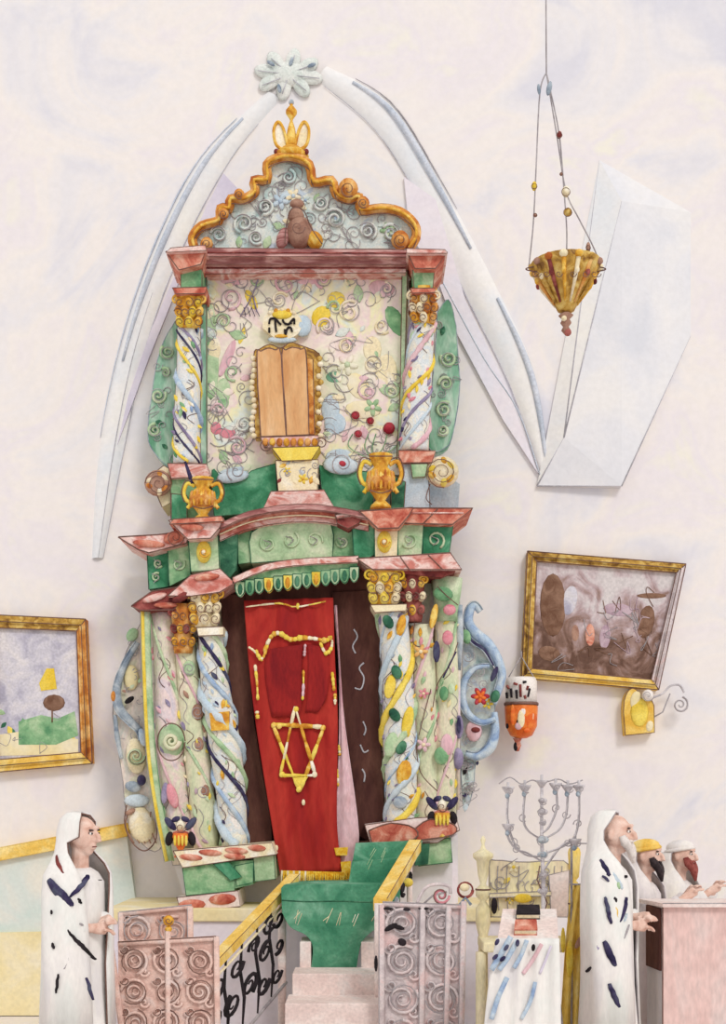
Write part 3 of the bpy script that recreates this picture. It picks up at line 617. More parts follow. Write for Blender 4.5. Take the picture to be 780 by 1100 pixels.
m = MB(); m.tube([P(494, 650, .14), P(494, 685, .14), P(493, 720, .14)], [.02, .028, .014], GREYB, 8); m.tube([P(493, 720, .14), P(492, 870, .16)], .012, PSHAFT, 8); m.pb(493, 781, .12, 5, 13, VIOLET, 0, .8); m.pb(492, 815, .12, 6, 12, VIOLET, 0, .8); m.pb(493, 779, .09, 2.5, 9, NAVY, 0, .8); part(m, 'slender_post')

# openwork wings of the lower tier
def vine(m, L, Y, r, mat, lm=GREYB, taper=True):
    c_ = cat(L, 6); n = len(c_); rs = [r * (1 - .45 * abs(2 * i / n - 1)) for i in range(n)]
    m.tube([P(x, y, Y) for x, y in c_], rs, mat, 8)
    off = []
    for i in range(n):
        a_ = c_[max(i - 1, 0)]; b_ = c_[min(i + 1, n - 1)]; dx, dy = b_[0] - a_[0], b_[1] - a_[1]; q = math.hypot(dx, dy) or 1
        off.append((c_[i][0] - dy / q * rs[i] * 140, c_[i][1] + dx / q * rs[i] * 140))
    m.tube([P(x, y, Y - r * .6) for x, y in off], .005, lm, 4)
m = MB()
vine(m, [(516, 657), (510, 650), (505, 655), (503, 668), (510, 680), (524, 692), (534, 708), (539, 725), (535, 742), (530, 756)], .26, .045, BLUE)
vine(m, [(526, 715), (510, 718), (499, 732), (497, 752), (504, 768), (518, 776), (532, 772)], .24, .032, BLUE)
vine(m, [(531, 765), (532, 785), (527, 802), (514, 812), (500, 810)], .26, .042, BLUE)
vine(m, [(500, 680), (508, 690), (520, 698), (530, 715)], .23, .014, NAVY)
m.slab(cat([(496, 670), (520, 700), (534, 730), (530, 770), (528, 800), (512, 815), (508, 850), (498, 868), (494, 780)], 3), .3, .36, TEAL, lm=GREYB)
m.pb(532, 748, .2, 5, 7, DGREEN, .3, .7); m.pb(501, 684, .22, 5, 8, GREEN2, -.2, .6); m.pb(531, 724, .2, 3, 9, NAVY, .4, .6)
m.pb(509, 785, .24, 9, 12, LINING, 0, .3); m.pb(511, 784, .22, 5, 3, MAROON, 0, .6)
for x, y, r in ((508, 730, 8), (520, 735, 6), (503, 705, 7), (515, 722, 6), (504, 795, 7)): m.scroll(x, y, .235, r, 1.5, PENC, rnd.random() * 6, .004)
ornament(m, [(497, 815), (514, 815), (512, 850), (502, 872), (495, 870)], .29, 26, [GREYB, BLACK, SKY, TEAL, NAVY], (3, 7), .3, 0)
wg = part(m, 'openwork_wing')
m = MB(); m.flower(516, 748, .2, 10, CRIM, ORG, 6); m.flower(516, 748, .19, 7, ORG, ORG, 5, .4); m.flower(524, 756, .24, 6, YEL, LGREEN, 5); sub(m, 'flower', wg, label='orange red flower')
m = MB()
m.slab(cat([(152, 668), (136, 700), (124, 740), (121, 768), (126, 800), (132, 840), (136, 878), (148, 902), (166, 915), (176, 900), (164, 860), (157, 800), (153, 730)], 3), .3, .38, BODY, lm=PENC)
vine(m, [(148, 690), (135, 712), (126, 738), (128, 760), (140, 775), (150, 785), (152, 795)], .26, .036, GREYB)
vine(m, [(124, 768), (126, 790), (131, 815)], .27, .018, GREYB)
m.pb(122, 748, .24, 3, 6, ORANGE, 0, .8); m.pb(153, 792, .22, 4, 10, BLUE, -.2, .6)
m.pb(146, 812, .27, 11, 20, CREAM, -.1, .4); m.scroll(146, 812, .22, 10, 1.8, LGREEN, 0, .012); m.scroll(146, 812, .2, 11, 1.2, INK, 0, .004)
m.pb(143, 845, .27, 9, 6, GREYB, .2, .5); m.pb(152, 838, .25, 5, 6, NAVY, 0, .5); m.pb(147, 860, .27, 14, 7, SKY, 0, .4); m.pb(141, 728, .28, 8, 14, OCHREP, 0, .3); m.pb(139, 752, .25, 6, 3, BLACK, -.6, .5); m.pb(142, 682, .28, 6, 8, GREEN2, .5, .4)
for x in (140, 146, 152, 158, 164): m.ink([(x - 2, 872), (x - 4 + (x - 150) * .1, 888), (x + 4, 906)], .27, .005, BROWN2)
m.pb(152, 886, .28, 14, 20, CREAM, -.2, .35); m.ink([(136, 865), (134, 885), (142, 905), (156, 914), (168, 900), (166, 872)], .25, .005); m.pb(140, 872, .25, 6, 3, BROWN2, -.5, .7)
ornament(m, [(140, 690), (150, 690), (152, 780), (150, 800), (130, 800), (128, 760)], .27, 16, [CREAM, BROWN2, LGREEN, GREYB], (3, 6), .5, 0)
part(m, 'openwork_wing')
# small dark vases on the plinth
def vase(x, y, lab, ora):
    m = MB(); Y = -.14
    m.plathe(x, Y, [(7, y + 22), (6, y + 18), (3, y + 14), (6, y + 8), (9, y), (8, y - 4)], ora, 16)
    for i in range(4): m.pb(x - 6 + i * 4, y + 4, Y - .055, 1.6, 6, YEL, 0, .6)
    m.pb(x, y - 4, Y - .01, 9, 3, REDM, 0, 1)
    for sx in (-1, 1):
        m.pb(x + sx * 11, y - 14, Y, 4, 9, NAVY, sx * .7, .7); m.pb(x + sx * 12, y + 2, Y, 4.5, 8, BLACK, -sx * .2, .7); m.pb(x + sx * 5, y - 19, Y, 5, 3, NAVY, sx * .4, .8)
    m.pb(x, y - 12, Y, 5, 6, CREAM, 0, .8); m.scroll(x, y - 10, Y - .04, 6, 1.2, INK, 0, .004)
    part(m, 'vase')
vase(194, 899, '', ORG); vase(475, 877, '', GOLD)

# plinths
m = MB(); m.slab([(186, 914), (292, 905), (296, 918), (196, 932)], -.2, .55, CREAM)
for x, y, r in ((205, 921, 13), (226, 916, 13), (254, 914, 13), (252, 920, 12), (276, 911, 10)): m.pb(x, y, -.2, r, 3.6, REDM, .08, .7)
part(m, 'plinth_moulding')
m = MB(); m.slab([(196, 932), (226, 927), (240, 930), (252, 942), (252, 957), (200, 962)], -.17, .55, GREEN2, lm=DGREEN); m.slab([(222, 927), (272, 924), (272, 950), (240, 957), (225, 950)], -.165, .55, GREEN2, ink=False); m.slab([(252, 930), (272, 926), (272, 948), (254, 952)], -.17, .55, GREEN2, lm=DGREEN); m.slab([(272, 920), (294, 917), (296, 944), (274, 947)], -.15, .55, LGREEN, lm=DGREEN); m.slab([(228, 927), (244, 925), (260, 942), (248, 946)], -.19, .2, GREEN, lm=DGREEN); part(m, 'plinth')
m = MB(); m.slab([(190, 964), (256, 957), (258, 974), (194, 980)], -.22, .4, STONE); m.pb(206, 972, -.22, 15, 6, REDM, -.05, .6); m.pb(239, 966, -.22, 15, 6, REDM, -.05, .6); part(m, 'plinth_foot')
m = MB(); m.slab([(392, 886), (446, 879), (490, 876), (494, 892), (470, 905), (398, 908)], -.15, .55, STONE)
m.slab(cat([(396, 892), (420, 884), (446, 890), (444, 902), (400, 908)], 3), -.2, .2, REDM, r=.005); m.slab(cat([(444, 892), (462, 880), (488, 886), (486, 897), (448, 903)], 3), -.18, .2, REDM, r=.005)
part(m, 'plinth_moulding')
m = MB(); m.slab([(440, 906), (484, 900), (486, 926), (450, 930)], -.12, .55, GREEN2, lm=DGREEN); m.slab([(484, 900), (492, 896), (492, 970), (486, 972)], .1, .5, LAV2, ink=False); m.slab([(450, 905), (462, 904), (460, 928), (446, 930)], -.15, .2, DGREEN, ink=False); m.slab([(430, 928), (486, 924), (486, 972), (430, 972)], .0, .5, LAV2, ink=False); part(m, 'plinth')
# infill under the niche so the carcass stands on the platform
m = MB(); m.slab([(186, 925), (420, 900), (450, 905), (450, 972), (200, 972)], .26, .5, LAV2, ink=False); m.slab([(262, 915), (405, 902), (405, 915), (264, 925)], .1, .5, BROWN, ink=False); part(m, 'sill')

# valance of green scallops
VAL = thing('valance', P(318, 618, -.02), 'short green scalloped valance with yellow tassels hanging above the red curtain', 'valance')
m = MB(); m.slab([(253, 622), (285, 612), (330, 607), (384, 604), (384, 616), (330, 619), (285, 625), (254, 634)], -.06, -.02, GREEN2, lm=DGREEN); m.build('valance_band', VAL)
for i in range(13):
    x = 258 + i * 10.2; y = 632 - i * 1.25 + (0 if i else 1)
    m = MB(); c_ = cat([(x - 5, y - 8), (x - 4.6, y + 3), (x, y + 8), (x + 4.6, y + 3), (x + 5, y - 8)], 3)
    mt = YEL if i in (3, 5, 8) else (GREEN2 if i % 2 else LGREEN)
    m.slab(c_, -.07 - .01 * (i % 2), -.03, mt, lm=DGREEN); m.pb(x, y, -.075 - .01 * (i % 2), 2.6, 6, DGREEN if mt != YEL else GOLD, 0, .4)
    m.build('scallop' if mt != YEL else 'tassel', VAL)

# the red curtain
CUR = thing('ark_curtain', P(320, 940, .0), 'red velvet curtain with gold star and gold trim hanging in the ark doorway', 'curtain')
def cloth(m, left, right, Y, mat, folds=5, amp=.012, n=22, k=16, top=None, th=.02):
    L = [l for l in cat(left, 8)]; R = [r for r in cat(right, 8)]
    def samp(Q, t): f = t * (len(Q) - 1); i = min(int(f), len(Q) - 2); a = f - i; return (Q[i][0] * (1 - a) + Q[i + 1][0] * a, Q[i][1] * (1 - a) + Q[i + 1][1] * a)
    vs = []
    for i in range(n + 1):
        l = samp(L, i / n); r = samp(R, i / n)
        for j in range(k + 1):
            s = j / k; p = P(l[0] * (1 - s) + r[0] * s, l[1] * (1 - s) + r[1] * s, Y)
            p.y += amp * math.sin(s * folds * 2 * PI + i * .03); vs.append(p)
    w = k + 1; N = len(vs); vs += [v + Vector((0, th, 0)) for v in vs]
    fs = [[i * w + j, i * w + j + 1, (i + 1) * w + j + 1, (i + 1) * w + j] for i in range(n) for j in range(k)]
    fs += [[a + N for a in reversed(f)] for f in fs]
    ring = [j for j in range(w)] + [i * w + k for i in range(1, n + 1)] + [n * w + j for j in range(k - 1, -1, -1)] + [i * w for i in range(n - 1, 0, -1)]
    fs += [[ring[i], ring[(i + 1) % len(ring)], ring[(i + 1) % len(ring)] + N, ring[i] + N] for i in range(len(ring))]
    m.add(vs, fs, mat, True)
LE = [(262, 645), (267, 710), (275, 780), (291, 880), (301, 941)]; RE = [(358, 642), (360, 710), (363, 775), (362, 883), (368, 936)]
m = MB(); cloth(m, LE, RE, .04, RED, 4, .01, 24, 40)
m.build('curtain_panel', CUR)
m = MB(); cloth(m, [(359, 650), (364, 720), (364, 800), (360, 880), (356, 932)], [(362, 650), (366, 720), (371, 780), (386, 898), (377, 945)], .09, LINING, 1.5, .008, 20, 14); m.build('lining', CUR, label='pale pink lining turned out at the right edge')
m = MB(); cloth(m, [(290, 697), (284, 712), (287, 745), (292, 770)], [(326, 692), (324, 712), (325, 745), (322, 770)], .022, DRED, 1, .002, 8, 10, th=.01); cloth(m, [(330, 692), (331, 712), (330, 745), (328, 765)], [(352, 695), (354, 712), (352, 745), (342, 765)], .022, DRED, 1, .002, 8, 10, th=.01); m.build('arched_field', CUR, label='darker red field below the gold arch')
def gtube(m, L, r=2.0, Y=.018, mats=(GOLD, YEL, CREAM)):
    q = cat(L, 5) if len(L) > 2 else [(L[0][0] + (L[1][0] - L[0][0]) * i / 8, L[0][1] + (L[1][1] - L[0][1]) * i / 8) for i in range(9)]
    for i in range(0, len(q) - 1, 2):
        j = min(i + 3, len(q) - 1); rr = S(r * rnd.uniform(.6, 1.25), Y)
        m.tube([P(q[i][0], q[i][1], Y - .004 * rnd.random()), P(q[(i + j) // 2][0], q[(i + j) // 2][1], Y - .006), P(q[j][0], q[j][1], Y)], [rr * .6, rr, rr * .6], rnd.choice(mats), 6, .5)
def gt(L, *a, **k):
    m = MB(); gtube(m, L, *a, **k); m.build('gold_trim', CUR)
gt([(267, 695), (274, 700), (282, 710)], 2.5); gt([(275, 698), (279, 708), (284, 704), (288, 690)], 2.5); gt([(284, 700), (291, 684), (300, 680), (312, 687), (324, 685), (338, 686), (350, 688), (356, 684)], 3.2); gt([(344, 690), (350, 702), (356, 696), (357, 688)], 2.6)
gt([(328, 692), (327, 705)], 2.2, mats=(CREAM, LINING)); gt([(326, 720), (326, 738), (325, 752)], 1.7, mats=(YEL, LINING, GOLD)); gt([(274, 714), (276, 732), (277, 752)], 1.7); gt([(276, 764), (277, 772)], 2.4)
gt([(357, 722), (359, 742)], 2.2); gt([(360, 745), (360, 757)], 1.8); gt([(364, 800), (365, 812)], 1.8, .07); gt([(362, 826), (363, 845)], 1.8, .07)
gt([(264, 652), (300, 648), (318, 652), (350, 646)], 1.2)
for x, y in ((320, 651), (297, 911), (326, 862)):
    m = MB(); m.pb(x, y, .018, 2, 3.4, YEL if y < 700 else CREAM, 0, .6); m.build('gold_bead', CUR)
m = MB()
gtube(m, [(293, 778), (348, 781)], 2.8); gtube(m, [(348, 781), (322, 850)], 2.4); gtube(m, [(293, 778), (322, 850)], 2.4); gtube(m, [(317, 759), (301, 833)], 1.9, .014); gtube(m, [(317, 759), (339, 833)], 2.2, .014); gtube(m, [(301, 833), (339, 833)], 2.2, .014); m.slab([(314, 832), (331, 834), (322, 851)], .012, .03, YEL, ink=False)
for x, y in ((294, 779), (347, 782), (318, 762), (303, 832), (338, 832), (321, 848), (300, 780)): m.pb(x, y, .012, 3, 3.4, rnd.choice([GOLD, CREAM, YEL]), rnd.random(), .5)
m.build('star_emblem', CUR, label='gold six-pointed star')
m = MB()
for i in range(34):
    x = 303 + i * 2.1; y = 940 + (i / 34) * 2; m.tube([P(x, y - 5, .01), P(x + rnd.uniform(-1, 1), y + rnd.uniform(4, 9), .005)], [S(1.4, 0), S(.9, 0)], FRINGE if 12 < i or i % 3 else CREAM, 5)
m.slab([(359, 911), (374, 910), (373, 919), (361, 919)], .02, .05, FRINGE, ink=False); m.slab([(366, 926), (377, 925), (376, 944), (368, 945)], .015, .05, FRINGE, ink=False)
m.build('fringe', CUR, label='yellow fringe at the hem')

# ------------------------------------------------------------------ carpeted landing and stairs
LD = thing('carpeted_landing', (P(355, 972, -.5).x, -.5, 0), 'green carpeted landing below the red curtain, narrowing to a green strip downwards', 'landing')
Yl = -.78
m = MB(); m.slab(cat([(302, 956), (306, 952), (340, 950), (385, 950), (424, 951), (430, 956), (427, 972), (414, 990), (398, 1002), (388, 1014), (383, 1040)], 4) + [(381, 1118), (336, 1118)] + cat([(334, 1040), (336, 1018), (329, 1005), (312, 996), (303, 980)], 4), Yl, -.36, CARPET, ink=False)
for k in range(10):
    x = rnd.uniform(315, 410); m.ink([(x, rnd.uniform(974, 984)), (x - rnd.uniform(2, 8), rnd.uniform(986, 996))], Yl - .001, .003, CREAM)
m.build('landing', LD, bevel=.03)
m = MB(); m.ink([(303, 967), (330, 968.5), (365, 968), (400, 969), (428, 967)], Yl - .002, .004, DGREEN); m.build('edge_seam', LD)
m = MB()
m.slab([(378, 926), (446, 921), (430, 952), (374, 952)], -.52, -.3, CARPET, ink=False); m.slab([(382, 906), (454, 903), (448, 926), (378, 930)], -.34, -.22, CARPET, ink=False)
for k in range(9):
    x = rnd.uniform(392, 440); y = rnd.uniform(910, 935); m.ink([(x, y), (x - 5, y + rnd.uniform(8, 14))], -.522, .003, LGREEN)
m.build('carpet_run', LD, bevel=.012)
ST = thing('stone_steps', (P(355, 1100, -1.4).x, -1.4, 0), 'pale pink stone steps below the green landing', 'steps')
m = MB()
for i, (y, Y) in enumerate(((1012, -.82), (1046, -1.12), (1078, -1.46))):
    z = P(0, y, Y).z; x0, x1 = P(322 - i * 8, 0, Y).x, P(402 + i * 4, 0, Y).x
    if i == 0:
        m.box(x0, P(334, 0, Y).x, Y, -.5, 0, z, STONE); m.box(P(388, 0, Y).x, x1, Y, -.5, 0, z, STONE)
    else: m.box(x0, x1, Y, Y + (.31 if i == 1 else .36), 0, z, STONE)
m.build('steps', ST, bevel=.006)

# stair balustrades
def beam(m, a, b, w, h, mat):
    a, b = Vector(a), Vector(b); t = (b - a).normalized(); sd = t.cross(Vector((0, 0, 1))).normalized() * w / 2; up = Vector((0, 0, h / 2))
    vs = [p + sd * i + up * j for p in (a, b) for i, j in ((-1, -1), (1, -1), (1, 1), (-1, 1))]
    m.add(vs, [[0, 1, 2, 3], [7, 6, 5, 4], [0, 4, 5, 1], [1, 5, 6, 2], [2, 6, 7, 3], [3, 7, 4, 0]], mat)
BL = thing('stair_balustrade', (P(237, 1025, -1.6).x, -1.6, 0), 'left stair balustrade, yellow handrail over black scroll ironwork beside the green landing', 'balustrade')
a, b = P(316, 944, -.4), P(205, 1060, -1.6)
m = MB(); beam(m, a, b, .075, .07, YRAIL); m.tube([a + Vector((.04, 0, .035)), b + Vector((.04, 0, .035))], .004, INK, 4); m.tube([a + Vector((-.04, 0, -.03)), b + Vector((-.04, 0, -.03))], .004, INK, 4); m.build('handrail', BL, bevel=.008)
m = MB(); m.tube([Vector((b.x, b.y, 0)), b], .035, STONE, 10); m.build('post', BL)
m = MB(); q_ = P(303, 957, -.55); m.tube([Vector((q_.x, q_.y, 0)), q_], .028, STONE, 10); m.build('post', BL)
m = MB()
def onpanel(t, dz): p = a.lerp(b, t); return Vector((p.x + .02, p.y, p.z - dz))
def pscroll(t, dz, r, turns, mat, w, a0=0, d=1):
    L = (a - b).length; pts = []; n = int(turns * 12)
    for i in range(n):
        q = r * (1 - .8 * i / n); A = a0 + d * i / n * turns * 2 * PI; pts.append(onpanel(t + q * math.cos(A) / .9, dz + q * math.sin(A)))
    m.tube(pts, [w * (1.2 - .8 * i / n) for i in range(n)], mat, 6)
for t, dz, r, tn, w, a0, d in ((.2, .14, .05, 1.1, .012, 0, 1), (.3, .1, .06, 1.3, .011, 2, -1), (.2, .32, .045, 1.1, .012, 1, 1), (.34, .26, .06, 1.5, .012, 4, 1), (.45, .14, .055, 1.4, .01, 0, -1), (.5, .36, .07, 1.6, .013, 2, 1), (.62, .16, .06, 1.3, .011, 3, -1), (.66, .36, .07, 1.6, .012, 5, 1), (.8, .16, .06, 1.4, .01, 1, 1), (.82, .34, .06, 1.4, .011, 0, -1), (.36, .46, .06, 1.3, .013, 3, -1), (.22, .5, .05, 1.3, .01, 3, -1)): pscroll(t, dz, r, tn, BLACK, w, a0, d)
for t in (.28, .42, .57, .72, .9): m.tube([onpanel(t, .02), onpanel(t + .02, .2), onpanel(t - .02, .4), onpanel(t, .6)], [.007, .012, .012, .006], BLACK, 6)
m.tube([onpanel(.12, .62), onpanel(1, .62)], .012, PENC, 6); m.tube([onpanel(.1, .08), onpanel(1, .08)], .01, CREAM, 6)
m.build('scrollwork', BL, label='black wrought iron scrolls')

BR = thing('stair_balustrade', (P(408, 1000, -1.2).x, -1.2, 0), 'right stair balustrade, short yellow handrail sloping down from ark base beside green landing', 'balustrade')
a, b = P(446, 908, -.35), P(408, 972, -1.2)
m = MB(); beam(m, a, b, .085, .08, YRAIL); m.tube([a + Vector((.045, 0, .04)), b + Vector((.045, 0, .04))], .004, INK, 4); m.build('handrail', BR, bevel=.008)
m = MB(); m.tube([Vector((b.x, b.y, 0)), b + Vector((0, 0, .01))], .035, STONE, 10); m.tube([Vector((b.x + .02, b.y - .035, 0)), b + Vector((.02, -.035, -.05))], .005, INK, 4); m.build('post', BR)
m = MB(); q_ = P(440, 918, -.5); m.tube([Vector((q_.x, q_.y, 0)), q_], .02, STONE, 10); m.build('post', BR)
m = MB()
for t, dz, r, tn, w, a0, d in ((.25, .12, .05, 1.2, .01, 0, 1), (.45, .12, .05, 1.3, .01, 2, -1), (.65, .14, .055, 1.4, .009, 1, 1), (.85, .12, .05, 1.3, .01, 4, -1), (.5, .28, .05, 1.3, .009, 2, 1), (.75, .3, .05, 1.3, .009, 2, -1)): pscroll(t, dz, r, tn, GREYB if a0 % 2 else BLACK, w, a0, d)
m.pb(438, 948, -.6, 6, 5, YEL, 0, .8); m.pb(430, 955, -.6, 5, 4, GOLD, 0, .8); m.tube([onpanel(.1, .4), onpanel(1, .4)], .01, PENC, 6); m.tube([onpanel(.1, .06), onpanel(1, .06)], .01, PENC, 6)
m.build('scrollwork', BR)

# ornamental grilles
def grille(name, lab, corners, Y, mat, lm, posts, knobs, dark=(), seed=1, kn=GOLD, fill=None):
    fill = fill or (PIRON if mat == PIRON else GIRON)
    """corners: TL, TR, bottom y ; vertical panel of scrolled ironwork standing on the floor"""
    (x0, y0), (x1, y1) = corners
    base = P((x0 + x1) / 2, 0, Y); t = thing(name, (base.x, Y, 0), lab, 'balustrade')
    yb = HY + CAMZ * F / (Y - CAMY); R = random.Random(seed)
    m = MB(); m.tube([P(x0, y0, Y), P(x1, y1, Y)], .016, mat, 8); m.tube([P(x0, y0 - 2, Y - .012), P(x1, y1 - 2, Y - .012)], .004, lm, 4); m.build('top_rail', t)
    m = MB(); m.tube([P(x0, yb - 14, Y), P(x1, yb - 14, Y)], .016, mat, 8); m.build('bottom_rail', t)
    for (xa, ya, xb) in posts:
        m = MB(); m.tube([P(xa, ya, Y), P(xb, yb, Y)], .02, mat, 8); m.tube([P(xa - 2.5, ya, Y - .012), P(xb - 2.5, yb, Y - .012)], .004, lm, 4); m.build('post', t)
    for (xk, yk, r) in knobs:
        m = MB(); m.pb(xk, yk, Y, r, r, kn, 0, 1); m.scroll(xk, yk, Y - S(r, Y), r * .7, 1.2, INK, 0, .003); m.plathe(xk, Y, [(r * .4, yk + r), (r * .7, yk + r * 1.5), (r * .3, yk + r * 2.2)], kn, 10); m.build('knob', t)
    m = MB(); m.slab([(x0, y0), (x1, y1), (x1, yb - 14), (x0, yb - 14)], Y + .015, Y + .035, fill, ink=False); m.build('panel', t)
    m = MB(); w = x1 - x0; nx = max(1, round(w / 34)); yy = max(y0, y1) + 18
    while yy < yb - 24:
        for i in range(nx):
            cx = x0 + w * (i + .5) / nx; r = w / nx * .42
            m.scroll(cx, yy, Y, r, 1.9, mat, R.random() * 6, .012, R.choice((-1, 1))); m.scroll(cx, yy, Y - .011, r, 1.9, lm, R.random() * 6, .004, R.choice((-1, 1)))
            m.scroll(cx + r * .7, yy + r * .8, Y, r * .4, 1.2, mat, 0, .01); m.scroll(cx - r * .7, yy - r * .8, Y, r * .4, 1.2, mat, 3, .01, -1); m.scroll(cx - r * .7, yy - r * .8, Y - .01, r * .35, 1.2, lm, 3, .0035, -1)
        yy += w / nx * .95
    for (x, y, a_, b_, g) in dark: m.pb(x, y, Y - .012, a_, b_, BLACK, g, .4)
    m.build('scrollwork', t)
    return t
grille('iron_grille', 'pink scroll-ornamented railing with two brass knobs, beside the leftmost hooded person', ((127, 1014), (232, 1008)), -1.75, PIRON, INK, [(113, 976, 140), (180, 1000, 181), (232, 1006, 234)], [(115, 967, 5.5), (181, 989, 6)], seed=3)
grille('iron_grille', 'low pale pink scroll railing standing behind the brass-knobbed grille on the left', ((128, 982), (206, 974)), -1.2, PIRON, PENC, [(130, 980, 132), (204, 974, 206)], [], seed=5)
grille('iron_grille', 'pale grey pink scroll grille right of the green landing, topped by a ring finial', ((411, 971), (496, 974)), -1.6, GIRON, PENC, [(410, 972, 410), (454, 973, 452), (482, 973, 478), (498, 968, 494)], [], dark=[(416, 976, 6, 1.5, 0), (437, 977, 4, 1.8, 0), (455, 976, 6, 1.5, 0), (420, 996, 8, 3, -.5), (410, 1006, 2, 9, 0), (428, 996, 7, 2.5, .3), (404, 1035, 2, 9, 0), (432, 1012, 5, 4, .5)], seed=9)
# ring finial and leaf ornament on top of right grille
fi = [o for o in bpy.data.objects if o.name.startswith('iron_grille') and o.parent is None][-1]
m = MB(); m.scroll(500, 956, -1.6, 8, 1.0, MAROON, 0, .01, tip=1); m.pb(499, 953, -1.6, 5.5, 4.5, CREAM, 0, .8); m.tube([P(494, 972, -1.6), P(500, 964, -1.6), P(506, 972, -1.6)], .01, GREYB, 6); m.build('ring_finial', fi)
m = MB(); m.tube([P(x, y, -1.6) for x, y in cat([(448, 970), (456, 955), (468, 950), (482, 952), (484, 960)], 5)], .011, GIRON, 6); m.scroll(474, 962, -1.6, 9, 1.5, ROSE, 0, .008); m.scroll(474, 962, -1.61, 10, 1.5, INK, 1, .004); m.tube([P(455, 971, -1.6), P(465, 962, -1.6), P(480, 958, -1.6)], .006, PENC, 5); m.build('leaf_ornament', fi)

# ------------------------------------------------------------------ hanging lamp
LY = -1.0
LAMP = thing('hanging_lamp', P(608, 320, LY), 'brass hanging lamp with beaded chains and a cone-shaped bowl, right of the ark', 'lamp')
m = MB()
m.plathe(608, LY, [(2, 338), (9, 334), (15, 322), (26, 305), (36, 290), (38, 284), (35, 283), (24, 300), (10, 325), (2, 330)], GOLD2, 28)
for i in range(14):
    A = 2 * PI * i / 14; c_ = P(608, 0, LY)
    p0 = Vector((c_.x + math.cos(A) * S(36, LY), LY + math.sin(A) * S(36, LY), P(0, 288, LY).z)); p1 = Vector((c_.x + math.cos(A) * S(12, LY), LY + math.sin(A) * S(12, LY), P(0, 328, LY).z))
    m.tube([p0, p0.lerp(p1, .5) + Vector((math.cos(A), math.sin(A), 0)) * .012, p1], [.016, .013, .006], [GOLD, CREAM, ORANGE, GOLD2, MAROON][i % 5], 6)
    m.blob(p0 + Vector((0, 0, .005)), .028, .028, .024, [CREAM, GOLD2, ORANGE, GOLD, BROWN2][(i * 3) % 5]); m.scroll(608 + math.cos(A) * 34, 294, LY + math.sin(A) * S(34, LY) - .03, 4, 1.2, INK, 0, .003)
    m.blob(p0.lerp(p1, .35) + Vector((math.cos(A), math.sin(A), 0)) * .02, .016, .016, .022, [MAROON, GOLD, CREAM][i % 3])
lm_ = m.build('bowl', LAMP)
m = MB(); m.plathe(608, LY, [(4, 336), (8, 339), (4, 343), (6, 347), (3, 351), (5, 355), (1, 360)], BROWN2, 14); m.pb(610, 357, LY - .01, 4, 4, MAROON, 0, 1); m.pb(606, 342, LY - .04, 3, 3, CREAM, 0, 1); m.build('drop_finial', LAMP)
m = MB(); m.ink([(608 + 43 * math.cos(t * PI / 8), 289 + 4 * math.sin(t * PI / 8)) for t in range(17)], LY - .04, .004, INK); m.build('rim_wire', LAMP)
top = P(587, 78, LY)
for L, beads in (([(568, 288), (573, 240), (576, 180), (580, 100), (587, 78)], [(574, 200, 3, 5, YEL), (575, 231, 2, 2, BROWN2)]), ([(608, 284), (609, 250), (606, 205), (601, 146), (592, 100), (587, 78)], [(601, 145, 3, 4, MAROON), (603, 187, 1.6, 2, BROWN2), (608, 206, 4.5, 6, CREAM), (610, 228, 4.5, 4.5, GOLD2)]), ([(648, 290), (636, 262), (622, 235), (608, 205), (599, 150), (587, 78)], [(632, 266, 2.5, 6, BROWN2)])):
    m = MB(); m.ink(L, LY, .0045, PENC)
    for x, y, a_, b_, mt in beads: m.pb(x, y, LY, a_, b_, mt, 0, 1); m.scroll(x, y, LY - S(a_, LY), a_, 1, INK, 0, .0028, tip=1)
    m.build('chain', LAMP)
m = MB(); m.tube([top, P(586, -120, LY)], .005, PENC, 6); m.pb(590, 95, LY, 3, 8, GREYB, .2, .7); m.pb(579, 96, LY, 2, 6, GREYB, -.1, .7); m.build('suspension_rod', LAMP)

# ------------------------------------------------------------------ pictures
def picture(lab, outer, inner, Yf, fm, cmat, extra=None, loc=None):
    t = thing('framed_painting', P(*loc, WY), lab, 'painting')
    n = 4; m = MB()
    for i in range(4):
        j = (i + 1) % 4; m.slab([outer[i], outer[j], inner[j], inner[i]], Yf, WY, fm[i], r=.004)
        mid = [((outer[k][0] + inner[k][0]) / 2, (outer[k][1] + inner[k][1]) / 2) for k in (i, j)]
        m.tube([P(*mid[0], Yf), P(*mid[1], Yf)], .02, fm[i], 6); m.ink([mid[0], mid[1]], Yf - .02, .003, INK, smooth=False)
    m.build('frame', t)
    m = MB(); m.slab([(x, y) for x, y in inner], Yf + .03, WY, cmat, ink=False)
    if extra: extra(m, Yf + .03)
    m.build('canvas', t)
def ex1(m, Y):
    for x, y, a_, b_, mt, g in ((594, 650, 14, 34, UMBER, 0), (634, 682, 5, 12, REDM, 0), (618, 680, 4, 9, BROWN2, 0), (650, 684, 6, 13, MAUV2, .1), (664, 655, 16, 7, MAUV2, .1), (694, 668, 9, 18, UMBER, .2), (612, 645, 8, 16, CANV2, .2), (640, 728, 30, 4, UMBER, .1), (590, 702, 12, 8, UMBER, .2), (700, 640, 16, 3, UMBER, 0)):
        m.pb(x, y, Y, a_, b_, mt, g, .03, nu=16, nv=8)
    for k in range(26):
        x, y = rnd.uniform(590, 710), rnd.uniform(640, 712); m.ink([(x + rnd.uniform(-10, 10), y + rnd.uniform(-12, 12)) for _ in range(4)], Y - .004, .0028, rnd.choice([UMBER, PENC, MAUV2]))
picture('large brown figure painting in a thin gilt frame, right of the ark', [(567, 592), (737, 606), (708, 741), (560, 728)], [(577, 603), (727, 615), (700, 730), (572, 718)], WY - .09, (GOLD2, GIRON, YRAIL, GOLD2), CANV, ex1, (646, 738))
